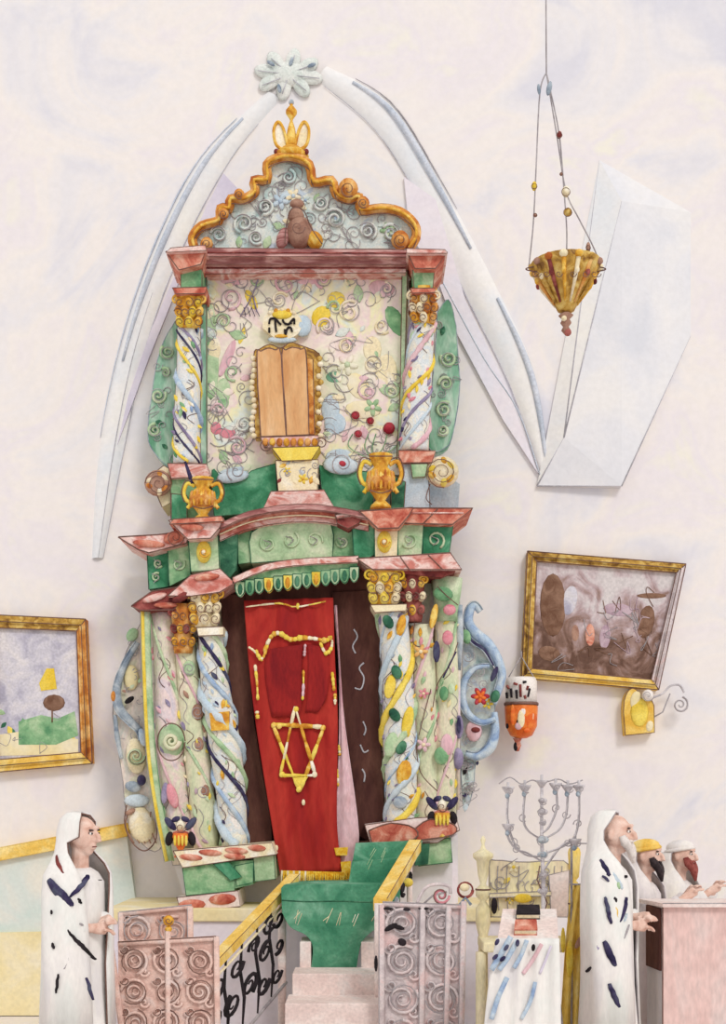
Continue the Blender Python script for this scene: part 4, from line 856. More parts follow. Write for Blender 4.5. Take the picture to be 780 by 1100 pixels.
def ex2(m, Y):
    m.slab([(20, 800), (20, 775), (44, 768), (62, 772), (80, 764), (84, 790), (60, 800)], Y - .004, Y + .01, GREEN2, ink=False)
    m.slab([(-6, 812), (-6, 790), (20, 786), (84, 794), (84, 810)], Y - .003, Y + .01, OCHREP, ink=False)
    m.slab([(42, 734), (50, 718), (58, 718), (61, 740), (44, 742)], Y - .004, Y + .01, YEL, ink=False)
    m.pb(58, 755, Y, 12, 9, UMBER, 0, .05); m.ink([(56, 762), (56, 776)], Y - .005, .006, UMBER)
    for x, y, a_, b_ in ((70, 720, 14, 16), (60, 690, 24, 10), (20, 720, 18, 16)): m.pb(x, y, Y + .002, a_, b_, CANV2, 0, .01)
    ornament(m, [(0, 765), (84, 765), (84, 805), (0, 808)], Y, 20, [GREEN2, DGREEN, LGREEN, GREYB, YEL], (3, 8), 0, 0, t=.03)
picture('small gilt-framed landscape painting with a tree and green hill, far left', [(-14, 660), (92, 665), (99, 820), (-8, 830)], [(-6, 674), (82, 678), (87, 808), (-2, 816)], WY - .09, (GOLD2, ORANGE, YRAIL, GOLD2), CANV2, ex2, (42, 825))

# ------------------------------------------------------------------ wall lights
HL = thing('hanging_lantern', P(560, 765, .45), 'small orange and white glass lantern hanging between the ark and the brown painting', 'lantern')
m = MB(); m.plathe(560, .45, [(15, 728), (17, 732), (17, 756)], WGLASS, 20)
kk = lambda x, y: (520 + x / 3.39, 570 + y / 3.39)
for A, B in (((84, 565), (90, 575)), ((82, 590), (84, 610)), ((98, 575), (100, 608)), ((108, 556), (122, 560)), ((118, 580), (120, 612)), ((132, 560), (134, 606)), ((142, 552), (154, 550)), ((160, 566), (156, 580)), ((166, 575), (160, 606)), ((148, 600), (152, 612))):
    x0, y0 = kk(*A); x1, y1 = kk(*B); dz = lambda x: .45 - math.sqrt(max(S(17.4, .45) ** 2 - S(x - 560, .45) ** 2, 0)) - .003
    m.tube([P(x0, y0, dz(x0)), P(x1, y1, dz(x1))], [.011, .009], BLACK if A[0] % 4 else MAROON, 5)
m.build('upper_glass', HL, label='white glass with dark painted marks')
m = MB(); m.plathe(560, .45, [(17, 757), (18, 760), (17, 780), (12, 790), (6, 793)], ORG, 20)
for x, y, a_, b_, mt in ((551, 768, 3, 12, ORG), (560, 772, 4, 10, CREAM), (562, 764, 3, 5, WGLASS), (557, 780, 4, 4, LINING), (571, 768, 2.5, 8, CREAM), (566, 785, 4, 3, ORG), (556, 776, 1.2, 3, BLACK), (545, 780, 1.6, 3, BLACK), (575, 772, 1.4, 4, BLACK)): m.pb(x, y, .45 - math.sqrt(max(S(17, .45) ** 2 - S(x - 560, .45) ** 2, 0)), a_, b_, mt, 0, .3)
m.build('lower_glass', HL, label='orange glass cup')
m = MB(); m.plathe(560, .45, [(18.4, 755), (18.8, 756.5), (18.4, 758)], INK, 20); m.plathe(556, .45, [(5, 793), (3, 797), (4, 801), (1.5, 807)], REDM, 10); m.pb(554, 802, .44, 2.4, 5, BLACK, 0, 1); m.build('metal_band', HL)
m = MB()
for x in (545, 575): m.tube([P(x, 730, .45), P(560, 705, .45)], .004, PENC, 5)
m.tube([P(560, 705, .45), P(560, 700, .5), P(560, 700, .71)], .006, PENC, 6); m.build('bracket', HL)
SC = thing('wall_sconce', P(687, 765, .66), 'yellow wall sconce with a curling pencil-grey arm, below the brown painting', 'sconce')
m = MB(); m.slab(cat([(672, 790), (670, 765), (672, 748), (678, 740), (684, 741), (689, 750), (700, 752)], 3) + [(703, 758), (703, 787)], .6, .71, YRAIL); m.pb(687, 765, .6, 10, 16, YEL, 0, .2); m.pb(683, 752, .6, 6, 10, OCHREP, .2, .25); m.pb(698, 780, .6, 4, 6, CREAM, .2, .3); m.build('backplate', SC)
m = MB(); m.pb(696, 747, .56, 6.5, 6.5, WGLASS, 0, 1); m.scroll(696, 747, .5, 7, 1.3, PENC, 0, .004); m.build('ball', SC)
m = MB(); m.tube([P(x, y, .57) for x, y in cat([(700, 750), (712, 745), (720, 737), (730, 736), (735, 744)], 5)], .009, PEWTER, 6); m.scroll(731, 757, .57, 9, 1.7, PEWTER, -1.3, .01); m.scroll(731, 757, .56, 9, 1.7, PENC, -1.2, .004); m.tube([P(703, 770, .6), P(712, 765, .58), P(720, 745, .57)], .006, PENC, 5); m.build('scroll_arm', SC)

# ------------------------------------------------------------------ right foreground: chair, menorah, lectern
CH = thing('carved_bench', (P(566, 0, -1.3).x, -1.3, 0), 'cream yellow high-backed carved bench with turned corner posts, behind the branched candlestick', 'bench')
def post(x, Y, prof, mat, par, nm='post'):
    m = MB(); yb = HY + CAMZ * F / (Y - CAMY); m.plathe(x, Y, prof + [(6, yb - 4), (6, yb)], mat, 16)
    for y in [p_[1] for p_ in prof if p_[0] > 7][:3]: m.plathe(x, Y, [(8.3, y - .5), (8.5, y + .4), (8.3, y + 1.2)], INK, 16)
    return m.build(nm, par)
post(519, -1.3, [(1, 898), (3, 902), (1.5, 907), (3, 912), (11, 917), (11, 921), (7, 925), (5.5, 940), (3, 950), (8, 955), (8, 962), (3, 968), (8, 976), (8, 992), (5, 1005)], CREAMY, CH)
post(617, -1.3, [(1, 898), (3, 902), (2, 908), (6, 912), (7, 916), (6, 930), (5, 942), (2, 946), (7, 952), (8, 970), (7, 990), (4, 1005)], OCHRE, CH)
m = MB(); m.slab(cat([(527, 985), (526, 930), (532, 924), (560, 926), (588, 925), (612, 930), (612, 985)], 3), -1.29, -1.22, CREAMY, lm=PENC)
ornament(m, [(530, 930), (606, 932), (606, 980), (530, 980)], -1.295, 26, [CREAM, CREAMY, OCHREP, YEL, LINING, CREAM], (4, 9), .35, .1, t=.2)
for x in (535, 545, 558, 596, 604): m.ink([(x, 930), (x - 1, 955), (x + 1, 978)], -1.3, .003, PENC)
m.build('back_panel', CH)
m = MB(); m.slab([(526, 960), (592, 957), (592, 962), (526, 964)], -1.33, -1.25, CREAMY, lm=PENC); m.slab([(590, 940), (612, 935), (610, 985), (592, 985)], -1.32, -1.25, STONE, lm=PENC); m.build('panel_moulding', CH)
z0 = P(0, 1010, -1.5).z
m = MB(); m.box(P(514, 0, -1.3).x, P(621, 0, -1.3).x, -1.62, -1.24, z0 - .06, z0, CREAMY); m.build('seat', CH, bevel=.01)
for x in (517, 618):
    m = MB(); c_ = P(x, 0, -1.6); m.lathe((c_.x, -1.58, 0), [(.025, 0), (.03, .1), (.018, .2), (.03, .3), (.03, z0 - .06)], CREAMY, 12); m.build('leg', CH)
m = MB(); m.pb(531, 973, -1.33, 3.5, 9, BLACK, 0, .5); m.build('dark_tassel', CH); m = MB(); m.pb(562, 965, -1.33, 10, 5, YEL, 0, .4); m.build('yellow_ornament', CH)

MEN = thing('candelabrum', (P(582, 0, -1.83).x, -1.83, 0), 'tall pewter branched candelabrum standing in front of the cream bench', 'candelabrum')
MY = -1.83
m = MB(); m.tube([P(582, 842, MY), P(582, 900, MY), P(584, 960, MY), P(584, 1080, MY)], [.008, .01, .014, .016], PEWTER, 8); m.tube([P(580, 930, MY - .01), P(577, 945, MY - .01), P(588, 970, MY - .01), P(583, 985, MY - .01)], .004, INK, 4)
for y, r in ((860, 5), (872, 6), (884, 4), (902, 7), (918, 6), (940, 5), (957, 6)): m.pb(583, y, MY, r, r * .6, GREYB if y in (902, 918) else PEWTER, 0, 1); m.scroll(583, y, MY - .03, r, 1.1, PENC, rnd.random() * 6, .0036)
zb = P(584, 1080, MY).z
for A in (0.4, 2.5, 4.5): m.tube(cat3([Vector((P(584, 0, MY).x, MY, zb + .05)), Vector((P(584, 0, MY).x + .1 * math.cos(A), MY + .1 * math.sin(A), zb - .0)), Vector((P(584, 0, MY).x + .13 * math.cos(A), MY + .13 * math.sin(A), .02))], 4), [.014] * 9, PEWTER, 8)
m.build('stem', MEN)
arms = [[(582, 902), (600, 892), (608, 875), (610, 850)], [(582, 902), (567, 892), (562, 878), (564, 850)], [(582, 895), (590, 888), (598, 868), (597, 848)], [(582, 918), (612, 905), (621, 885), (622, 850)], [(582, 920), (564, 918), (552, 905), (545, 880), (546, 852)], [(583, 926), (566, 916), (554, 912), (546, 900), (546, 892)], [(583, 936), (600, 912), (610, 905), (618, 908)]]
for i, A in enumerate(arms):
    m = MB(); m.tube([P(x, y, MY) for x, y in cat(A, 6)], .0065, PEWTER, 6); m.tube([P(x + 1, y, MY - .008) for x, y in cat(A, 6)], .0028, PENC, 4); x, y = A[-1]
    m.scroll(A[2][0], A[2][1], MY, 5, 1.3, PENC, i, .004); b_ = m.build('branch', MEN)
    m = MB(); m.plathe(x, MY, [(2, y + 4), (3, y), (6.5, y - 5), (7, y - 7), (1.5, y - 7), (1.5, y - 12)], PEWTER, 12); m.scroll(x + 2, y - 2, MY - .04, 4, 1.2, PENC, i, .0036); m.pb(x - 1, y + 3, MY - .02, 2.5, 3, GREYB, 0, .8); m.build('candle_cup', b_)
m = MB(); m.plathe(582, MY, [(2, 846), (6, 840), (7, 838), (1.5, 838), (1.5, 832)], PEWTER, 12); m.build('candle_cup', MEN)
m = MB(); m.tube([P(x, y, MY) for x, y in cat([(536, 842), (548, 835), (560, 842), (572, 838), (582, 841), (600, 837), (612, 842), (626, 838)], 5)], .004, PENC, 5); m.build('cross_bar', MEN)

LEC = thing('lectern', (P(565, 0, -2.2).x, -2.2, 0), 'small sloping lectern under a blue-striped white cloth in front of the cream bench', 'lectern')
B0, B1 = P(540, 976, -2.0), P(598, 976, -2.0); F0, F1 = P(534, 1010, -2.35), P(600, 1010, -2.35)
m = MB(); vs = [B0, B1, F1, F0] + [v - Vector((0, 0, .03)) for v in (B0, B1, F1, F0)]; m.add(vs, [[0, 1, 2, 3], [7, 6, 5, 4], [0, 4, 5, 1], [1, 5, 6, 2], [2, 6, 7, 3], [3, 7, 4, 0]], STONE); m.build('sloping_top', LEC, bevel=.004)
m = MB(); m.box(F0.x + .03, F1.x - .03, -2.31, -2.05, 0, F0.z - .032, STONE); m.build('cabinet', LEC, bevel=.01)
m = MB(); cloth(m, [(533, 1008), (526, 1050), (520, 1105), (517, 1150)], [(601, 1008), (602, 1050), (603, 1105), (604, 1150)], -2.37, WCLOTH, 4, .012, 12, 30, th=.012)
CL = m.build('tablecloth', None, label='white cloth with blue and black stripes hanging over the front of the small lectern', category='cloth')
m = MB()
for L, mt, r in (([(549, 1006), (540, 1022), (528, 1042)], BLUE, 3.4), ([(556, 1010), (545, 1030), (536, 1042)], BLUE, 3), ([(566, 1010), (560, 1026), (552, 1040)], BLUE, 2.6), ([(582, 1014), (572, 1032), (562, 1046)], LINING, 2.4), ([(592, 1016), (586, 1032), (580, 1046)], LAV, 1.6), ([(545, 1050), (535, 1072), (528, 1095)], BLUE, 3), ([(575, 1055), (570, 1075), (560, 1095)], BLUE, 2.4)):
    m.tube([P(x, y, -2.385) for x, y in cat(L, 4)], S(r, -2.38), mt, 6, .35)
for x, y, g in ((534, 1012, .5), (544, 1018, .6), (532, 1028, .8), (556, 1013, .1), (573, 1018, .1), (540, 1030, .8)): m.pb(x, y, -2.4, 2.2, 4, NAVY if x < 560 else BLACK, g, .5)
m.build('stripe', CL)
def slopebook(x0, x1, y0, y1, cover, lab):
    def on(x, y):
        t = (y - 976) / (1010 - 976); Y = -2.0 - .35 * t; return P(x, y, Y)
    q = [on(x0, y0), on(x1, y0), on(x1 + 1, y1), on(x0 - 1, y1)]; up = Vector((0, -.02, .035))
    t = thing('book', (q[0] + q[2]) / 2, lab, 'book')
    def pad(e, z0_, z1_, mat, nm):
        m = MB(); c_ = sum(q, Vector()) / 4; w = [c_ + (v - c_) * e for v in q]; vs = [v + up * z0_ for v in w] + [v + up * z1_ for v in w]
        m.add(vs, [[0, 1, 2, 3], [7, 6, 5, 4], [0, 4, 5, 1], [1, 5, 6, 2], [2, 6, 7, 3], [3, 7, 4, 0]], mat); m.build(nm, t)
    pad(1, .02, .2, cover, 'cover'); pad(.94, .2, .8, CREAM, 'pages'); pad(1, .8, 1, cover, 'cover')
slopebook(555, 579, 978, 988, BLACK, 'closed black book lying at the back of the sloping lectern')
slopebook(553, 576, 994, 1005, REDM, 'closed brick red book lying at the front of the sloping lectern')

CS = thing('cloth_stand', (P(628, 0, -1.66).x, -1.66, 0), 'thin grey two-rail stand between the bench and the hooded man', 'stand')
m = MB(); m.tube([P(614, 906, -1.66), P(650, 906, -1.66)], .005, PENC, 6); m.build('top_rail', CS)
m = MB(); m.tube([P(614, 950, -1.66), P(650, 950, -1.66)], .006, PENC, 6); m.build('rail', CS)
for x in (614, 650):
    m = MB(); q_ = P(x, 905, -1.66); m.tube([q_, Vector((q_.x, q_.y, .03))], .008, PENC, 6); m.lathe((q_.x, q_.y, 0), [(.06, 0), (.06, .015), (.02, .03)], PENC, 12); m.build('post', CS)
m = MB(); cloth(m, [(617, 951), (610, 990), (606, 1040), (600, 1140)], [(645, 951), (644, 990), (642, 1040), (640, 1140)], -1.67, OCHRE, 4, .014, 14, 30, th=.012)
OC = m.build('hanging_cloth', None, label='golden ochre cloth hanging in folds from the thin stand beside the hooded man', category='cloth')
m = MB()
for x, y, a_, b_, mt, g in ((627, 975, 2.5, 14, UMBER, .15), (622, 1012, 3, 8, BROWN2, .5), (634, 985, 2, 18, GOLD, .1), (612, 1030, 4, 20, YEL, 0), (605, 1010, 2.5, 14, YEL, 0)): m.pb(x, y, -1.695, a_, b_, mt, g, .3)
m.build('fold_mark', OC)

# ------------------------------------------------------------------ people
def head_fn(s):
    def f(x, y, z): # local: +x forward
        u = z / s
        if x > 0 and u < -.03: x *= 1 + .1 * (abs(u) * 4)
        if u < 0: y *= 1 + .9 * u * 2.2
        return x, y, z
    return f
def person(name, lab, xpx, top, d, arms, shawl=None, robe=ROBE, beard=None, beard_len=.14, hat=None, lean=0.0, strokes=(), face_dx=0.0, rot=0.0, extras=None):
    """figure facing +x. arms: list of (side, elbow, wrist) in body units; shawl: None or dict"""
    Y = CAMY + d; H = P(0, top, Y).z; s = H / 1.75; org = Vector((P(xpx, 0, Y).x, Y, 0))
    t = thing(name, org, lab, 'person')
    def W(x, y, z): return org + Vector(((x + lean * max(z - .9, 0)) * s, y * s, z * s))
    m = MB()
    def ch(pts, rs, flat=1.0, n=10): m.tube(cat3([W(*p_) for p_ in pts], 3), [r_ * s for r_ in [v[1] for v in cat([(i, r) for i, r in enumerate(rs)], 3)]], SKIN, n, flat)
    ch([(0, 0, .84), (0, 0, .95), (0, 0, 1.08), (0, 0, 1.25), (0, 0, 1.38), (.01, 0, 1.45), (.02, 0, 1.56)], [.105, .11, .1, .11, .095, .06, .055])
    for sy in (-1, 1):
        ch([(0, sy * .03, 1.36), (0, sy * .15, 1.36), (0, sy * .17, 1.32)], [.08, .05, .045])
        ch([(0, sy * .08, .9), (.01, sy * .09, .5), (0, sy * .09, .09)], [.09, .058, .04]); ch([(-.04, sy * .09, .05), (.08, sy * .1, .045), (.17, sy * .105, .03)], [.04, .042, .025])
        m.blob(W(.02, sy * .078, 1.63), .02 * s, .012 * s, .032 * s, SKIN)
    # head
    hc = W(.035, 0, 1.635)
    m.blob(hc, .1 * s, .078 * s, .12 * s, SKIN, 0, 20, 14, head_fn(s)); m.blob(W(.075, 0, 1.545), .035 * s, .035 * s, .03 * s, SKIN)
    m.tube([W(.125, 0, 1.665), W(.155, 0, 1.635), W(.162, 0, 1.612), W(.13, 0, 1.6)], [.012 * s, .015 * s, .018 * s, .01 * s], SKIN, 8)
    m.tube([W(.12, -.045, 1.685), W(.138, 0, 1.688), W(.12, .045, 1.685)], .012 * s, SKIN, 6)
    m.tube([W(.11, -.025, 1.578), W(.128, 0, 1.58), W(.11, .025, 1.578)], .009 * s, SKIN, 6); m.tube([W(.11, -.022, 1.562), W(.124, 0, 1.562), W(.11, .022, 1.562)], .009 * s, SKIN, 6)
    for sy, el, wr in arms:
        el = Vector(el); wr = Vector(wr); ch([(0, sy * .17, 1.33), tuple(el), tuple(wr)], [.05, .042, .028])
        dv = (wr - el).normalized(); side = Vector((0, 0, 1)).cross(dv); side = side.normalized() if side.length > .1 else Vector((0, 1, 0)); dn = dv.cross(side).normalized()
        if dn.z > 0: dn = -dn
        pc = wr + dv * .05
        ch([tuple(wr), tuple(pc), tuple(wr + dv * .095)], [.03, .036, .034], .55)
        for i, (o, l) in enumerate(((-.028, .07), (-.01, .08), (.01, .076), (.028, .06))):
            f0 = wr + dv * .08 + side * o; f1 = f0 + dv * l * .55 + dn * .006; f2 = f1 + dv * l * .35 + dn * .022
            ch([tuple(f0), tuple(f1), tuple(f2)], [.0105, .0095, .0075])
        th = wr + dv * .03 + side * (-sy * .028)
        ch([tuple(th), tuple(th + dv * .03 + side * (-sy * .022) + dn * .01), tuple(th + dv * .062 + side * (-sy * .022) + dn * .02)], [.013, .012, .009])
    b_ = m.build('body', t); r_ = b_.modifiers.new('remesh', 'REMESH'); r_.mode = 'VOXEL'; r_.voxel_size = .007; r_.use_smooth_shade = True
    m = MB()
    for sy in (-1, 1): m.blob(W(.122, sy * .034, 1.652), .012 * s, .012 * s, .009 * s, WGLASS, nu=8, nv=6); m.blob(W(.132, sy * .034, 1.652), .006 * s, .006 * s, .007 * s, BLACK, nu=8, nv=6); m.tube([W(.13, sy * .02, 1.672), W(.125, sy * .05, 1.672)], .005 * s, BLACK, 5); m.tube([W(.118, sy * .035 - .02 * sy, 1.66), W(.12, sy * .05, 1.655)], .004 * s, INK, 4)
    m.tube([W(.125, -.022, 1.57), W(.134, 0, 1.571), W(.125, .022, 1.57)], .003 * s, MAROON, 4)
    m.build('eyes', t)
    # robe with folds
    m = MB(); rows = [(1.44, .075, .08), (1.41, .1, .15), (1.35, .135, .19), (1.2, .14, .19), (1.0, .14, .19), (.7, .145, .205), (.35, .17, .24), (.06, .22, .26)]; n = 32; vs = []
    for z, a_, bb_ in rows:
        for j in range(n):
            A = 2 * PI * j / n; fo = 1 + .05 * math.sin(A * 9 + z) * min(1, (1.5 - z) * 1.4); vs.append(W(a_ * fo * math.cos(A), bb_ * fo * math.sin(A), z))
    m.add(vs, [[i * n + j, i * n + (j + 1) % n, (i + 1) * n + (j + 1) % n, (i + 1) * n + j] for i in range(len(rows) - 1) for j in range(n)] + [list(range(n)), list(range((len(rows) - 1) * n, len(rows) * n))], robe, True)
    for sy, el, wr in arms:
        el, wr = Vector(el), Vector(wr); sh = Vector((0, sy * .16, 1.34))
        m.tube(cat3([W(*p_) for p_ in (sh, el, el.lerp(wr, .85))], 4), [q * s for q in (.062, .064, .062, .06, .06, .058, .056, .055, .054)], robe, 12)
    m.build('robe', t)
    for sy in (-1, 1):
        m = MB(); m.tube([W(-.05, sy * .1, .055), W(.08, sy * .1, .05), W(.2, sy * .105, .035)], [.05 * s, .055 * s, .035 * s], SHOE, 10, .8); m.build('shoe', t)
    if beard:
        m = MB(); L_ = beard_len
        for i in range(13):
            u = (i - 6) / 6; st = W(.09 + .03 * (1 - u * u), u * .062, 1.575 - .02 * (1 - abs(u)) + .05 * abs(u)); m.tube([st, st + Vector((.02, 0, -L_ * .5)) * s, st + Vector((.03 - .02 * abs(u), -u * .03, -L_ * (1 - .5 * abs(u)))) * s], [.022 * s, .028 * s, .009 * s], beard, 6)
        m.tube([W(.125, -.03, 1.59), W(.14, 0, 1.595), W(.125, .03, 1.59)], .01 * s, beard, 6)
        m.build('beard', t)
    # hair at the back
    if not shawl:
        m = MB(); m.blob(W(.015, 0, 1.66), .1 * s, .083 * s, .1 * s, GREYB if hat is None else BEARD, .3, 14, 8); m.build('hair', t)
    if hat:
        m = MB(); m.blob(W(.02, 0, 1.705), .115 * s, .092 * s, .06 * s, hat, -.12, 18, 8); m.tube([W(.02 + .112 * math.cos(A * PI / 8), .09 * math.sin(A * PI / 8), 1.685 + .02 * math.cos(A * PI / 8)) for A in range(17)], .016 * s, hat, 6); m.build('head_wrap', t)
    if shawl:
        mat, low, peak = shawl['mat'], shawl.get('low', .45), shawl.get('peak', 0)
        rows = [(1.775, .0, .02, .02, 20), (1.765, .0, .07, .06, 50), (1.735, .0, .105, .09, 72), (1.66, -.01, .115, .105, 92), (1.6, -.01, .115, .11, 92), (1.53, -.01, .12, .13, 74), (1.46, 0, .14, .195, 52), (1.4, 0, .15, .25, 36), (1.3, 0, .155, .265, 26), (1.1, 0, .16, .265, 22), (.85, 0, .16, .26, 18), (low, 0, .175, .265, 16)]
        if shawl.get('down'): rows = rows[3:]
        n = 36; vs = []
        def ring(z):
            for i in range(len(rows) - 1):
                if rows[i][0] >= z >= rows[i + 1][0]:
                    q = (rows[i][0] - z) / (rows[i][0] - rows[i + 1][0]); return [rows[i][k] * (1 - q) + rows[i + 1][k] * q for k in range(5)]
            return rows[-1] if z < rows[-1][0] else rows[0]
        m = MB()
        for z, cx, a_, bb_, op in rows:
            for j in range(n + 1):
                o = math.radians(op); A = o + (2 * PI - 2 * o) * j / n; fo = 1 + (.035 * math.sin(A * 8 + z * 3) if z < 1.5 else 0)
                pk = peak * math.exp(-((z - 1.68) / .06) ** 2) * math.exp(-(min(j, n - j) / 3.0) ** 2)
                vs.append(W(cx + a_ * fo * math.cos(A) + pk, bb_ * fo * math.sin(A) * (1 - min(pk * 3.2, .8)), z - pk * .35))
        w = n + 1; m.add(vs, [[i * w + j, i * w + j + 1, (i + 1) * w + j + 1, (i + 1) * w + j] for i in range(len(rows) - 1) for j in range(n)], mat, True)
        edge = [vs[i * w] for i in range(len(rows))][::-1] + [vs[i * w + n] for i in range(len(rows))]
        so = m.build('prayer_shawl', t); q = so.modifiers.new('solid', 'SOLIDIFY'); q.thickness = .012; q.offset = 1
        m = MB(); m.tube(edge, .0045, INK if peak else PENC, 5)
        def surf(px, py, e=.016):
            z = (P(0, py, Y).z) / s; X = (P(px, 0, Y).x - org.x) / s; rr = ring(z); best = None; cr_, sr_ = math.cos(rot), math.sin(rot)
            for q in range(180):
                A = 2 * PI * q / 180; lx, ly = rr[1] + rr[2] * math.cos(A), rr[3] * math.sin(A); wx, wy = lx * cr_ - ly * sr_, lx * sr_ + ly * cr_
                if wy < .02:
                    c_ = abs(wx - X)
                    if best is None or c_ < best[0]: best = (c_, lx, ly)
            v = Vector((best[1] - rr[1], best[2], 0)); v = v.normalized() * e
            return W(best[1] + v.x, best[2] + v.y, z)
        for L, r1, mt in strokes:
            q = cat(L, 5) if len(L) > 2 else [(L[0][0] + (L[1][0] - L[0][0]) * i / 6, L[0][1] + (L[1][1] - L[0][1]) * i / 6) for i in range(7)]
            k_ = len(q); m.tube([surf(x, y) for x, y in q], [S(r1, Y) * (.45 + .55 * math.sin(PI * (i + .6) / (k_ + .2))) for i in range(k_)], mt, 6, .35)
        m.build('shawl_stripe', so)
    if extras: extras(t, W, s, Y)
    if rot: t.rotation_euler.z = rot
    return t
side_arms = [(-1, (-.02, -.19, 1.1), (.15, -.07, 1.08)), (1, (-.02, .19, 1.1), (.17, .05, 1.12))]
person('person', 'person in a hooded white prayer shawl with black stripes, facing right, at far left', 84, 878, 6.9, side_arms, dict(mat=WCLOTH, peak=.09), WCLOTH, rot=-.45,
       strokes=[([(67, 918), (71, 926), (78, 936)], 2.6, MAROON), ([(64, 942), (72, 952), (82, 964), (86, 970)], 6, NAVY), ([(84, 960), (92, 952), (98, 942), (99, 938)], 3.4, NAVY), ([(92, 962), (94, 968)], 2, BLACK), ([(82, 994), (88, 1004), (96, 1014), (105, 1028)], 3.6, BLACK), ([(67, 974), (68, 978)], 1.6, BLACK), ([(68, 1008), (70, 1014)], 2, BLACK), ([(80, 1035), (84, 1022), (88, 1034)], 1.5, PENC), ([(93, 988), (96, 991)], 1.6, PENC), ([(108, 944), (108, 945)], 3, BLACK), ([(74, 1040), (72, 1060)], 2, BLACK), ([(98, 1046), (104, 1070)], 3, NAVY)], )
person('person', 'white-bearded man in a hooded white prayer shawl with navy stripes, beside the ochre cloth', 655, 876, 7.0, side_arms, dict(mat=WCLOTH), WCLOTH, beard=WBEARD, beard_len=.1, rot=-.4,
       strokes=[([(641, 922), (644, 931), (647, 938)], 3, NAVY), ([(640, 938), (646, 944)], 1.8, NAVY), ([(642, 960), (645, 974), (648, 988)], 2.6, NAVY), ([(651, 960), (652, 966)], 3, BLACK), ([(665, 961), (662, 974), (657, 986)], 3, NAVY), ([(665, 978), (662, 986)], 2, BLUE), ([(641, 1006), (646, 1018), (653, 1032)], 4.2, NAVY), ([(634, 1008), (636, 1016)], 1.8, VIOLET), ([(630, 1034), (626, 1040)], 2, BLACK), ([(664, 938), (664, 941)], 2.4, BLACK), ([(650, 935), (656, 946), (660, 952)], 3, SKY), ([(655, 944), (656, 952)], 2.6, LGREEN), ([(652, 970), (654, 982)], 2.4, YRAIL), ([(668, 990), (662, 1004)], 1.4, PENC), ([(646, 1050), (656, 1075)], 3.4, NAVY)])
person('person', 'dark-bearded person in a yellow head wrap and pale robe, hands on the pink desk', 690, 903, 7.6, [(-1, (.16, -.24, 1.2), (.36, -.16, 1.345)), (1, (.12, .24, 1.18), (.3, .14, 1.345))], dict(mat=GCLOTH, down=True), GCLOTH, beard=BEARD, beard_len=.11, hat=YRAIL, rot=-.5)
person('person', 'russet-bearded person in a pale cap and robe at the far right, behind the desk', 728, 904, 8.05, [(-1, (.1, -.25, 1.22), (.3, -.12, 1.36)), (1, (.1, .24, 1.2), (.25, .14, 1.36))], dict(mat=ROBE, down=True), ROBE, beard=RBEARD, beard_len=.12, hat=ROBE, rot=-.6)

# desk in front of the last two people
DK = thing('reading_desk', (P(735, 0, -1.9).x, -1.9, 0), 'pink wooden reading desk with a dark brown side panel at the far right', 'desk')
Y0 = -1.95; f0, f1 = P(712, 974, Y0), P(792, 978, Y0); zt = f0.z
back0 = P(695, 974, -1.68); 
m = MB(); lo_ = [Vector((f0.x, Y0, 0)), Vector((f1.x, Y0, 0)), Vector((f1.x, -1.68, 0)), Vector((back0.x, -1.68, 0))]; hi_ = [Vector((v.x, v.y, zt)) for v in lo_]
m.add(lo_ + hi_, [[0, 1, 5, 4], [1, 2, 6, 5], [2, 3, 7, 6], [4, 5, 6, 7], [3, 2, 1, 0]], PINKDESK); m.add([lo_[3], lo_[0], hi_[0], hi_[3]], [[0, 1, 2, 3]], GCLOTH)
m.tube([lo_[0], hi_[0]], .004, INK, 4); m.build('cabinet', DK)
m = MB(); A_, B_ = lo_[3].lerp(lo_[0], .06), lo_[3].lerp(lo_[0], .94); nrm = Vector((A_ - B_)).cross(Vector((0, 0, 1))).normalized() * .012
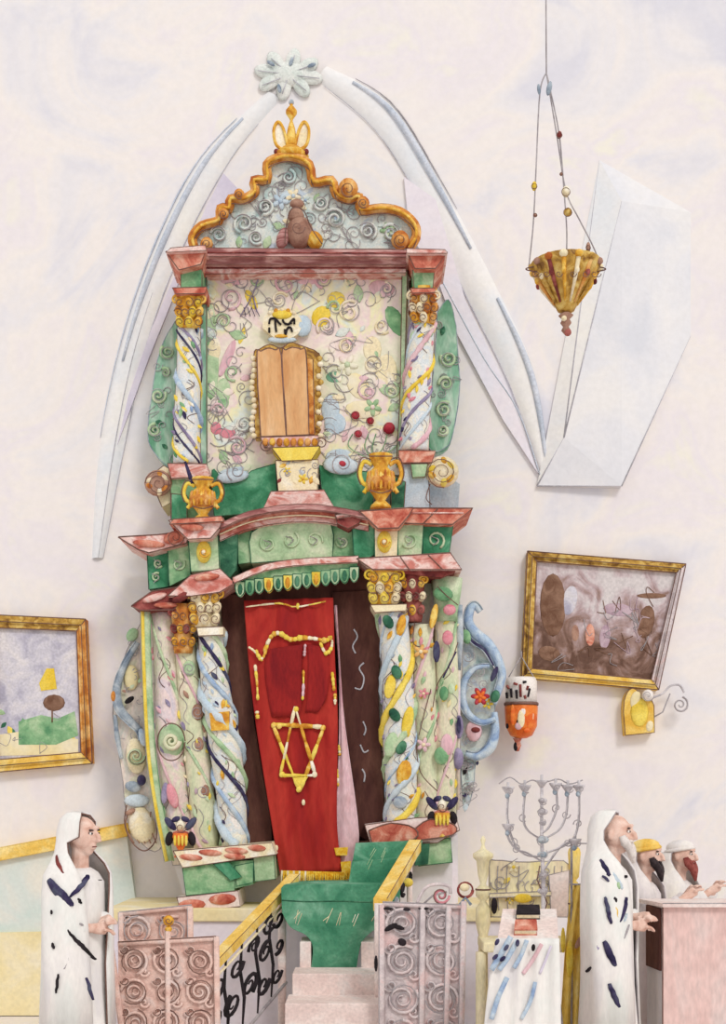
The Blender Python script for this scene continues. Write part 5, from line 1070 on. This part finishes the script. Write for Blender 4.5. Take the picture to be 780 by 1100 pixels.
if nrm.x > 0: nrm = -nrm
zz0, zz1 = P(0, 1042, -1.9).z, zt - .01
vs = [Vector((A_.x, A_.y, zz0)), Vector((B_.x, B_.y, zz0)), Vector((B_.x, B_.y, zz1)), Vector((A_.x, A_.y, zz1))]; vs += [v + nrm for v in vs]
m.add(vs, [[0, 1, 2, 3], [7, 6, 5, 4], [0, 4, 5, 1], [1, 5, 6, 2], [2, 6, 7, 3], [3, 7, 4, 0]], BROWN); m.build('side_panel', DK, label='dark brown side panel')
m = MB(); tp = [v + Vector((dx, dy, 0)) for v, dx, dy in zip(hi_, (-.01, .05, .05, -.05), (-.04, -.04, .03, .03))]; tp += [v + Vector((0, 0, .022)) for v in tp]
m.add(tp, [[0, 1, 2, 3], [7, 6, 5, 4], [0, 4, 5, 1], [1, 5, 6, 2], [2, 6, 7, 3], [3, 7, 4, 0]], STONE); m.tube([tp[4], tp[5]], .003, PENC, 4); m.build('desk_top', DK)

# ------------------------------------------------------------------ light and camera
w = bpy.data.worlds.new('daylight'); scene.world = w; w.use_nodes = True
w.node_tree.nodes['Background'].inputs[0].default_value = (1.0, .985, .97, 1); w.node_tree.nodes['Background'].inputs[1].default_value = .8
def sun(rot, e, col, ang):
    l = bpy.data.lights.new('sun', 'SUN'); l.energy = e; l.color = col; l.angle = math.radians(ang); o = bpy.data.objects.new('sun', l); COL.objects.link(o); o.rotation_euler = [math.radians(a) for a in rot]
sun((52, 0, 24), 1.15, (1, .97, .93), 14)
cam = bpy.data.cameras.new('camera'); co = bpy.data.objects.new('camera', cam); COL.objects.link(co)
co.location = (0, CAMY, CAMZ); co.rotation_euler = (PI / 2, 0, 0)
cam.sensor_fit = 'HORIZONTAL'; cam.sensor_width = 36; cam.lens = 36 * F / 780; cam.shift_y = (HY - 550) / 780; cam.clip_end = 100
scene.camera = co
vsn = scene.view_settings; vsn.view_transform = 'Standard'; vsn.look = 'None'; vsn.gamma = 1; vsn.use_curve_mapping = False; vsn.exposure = 0.07
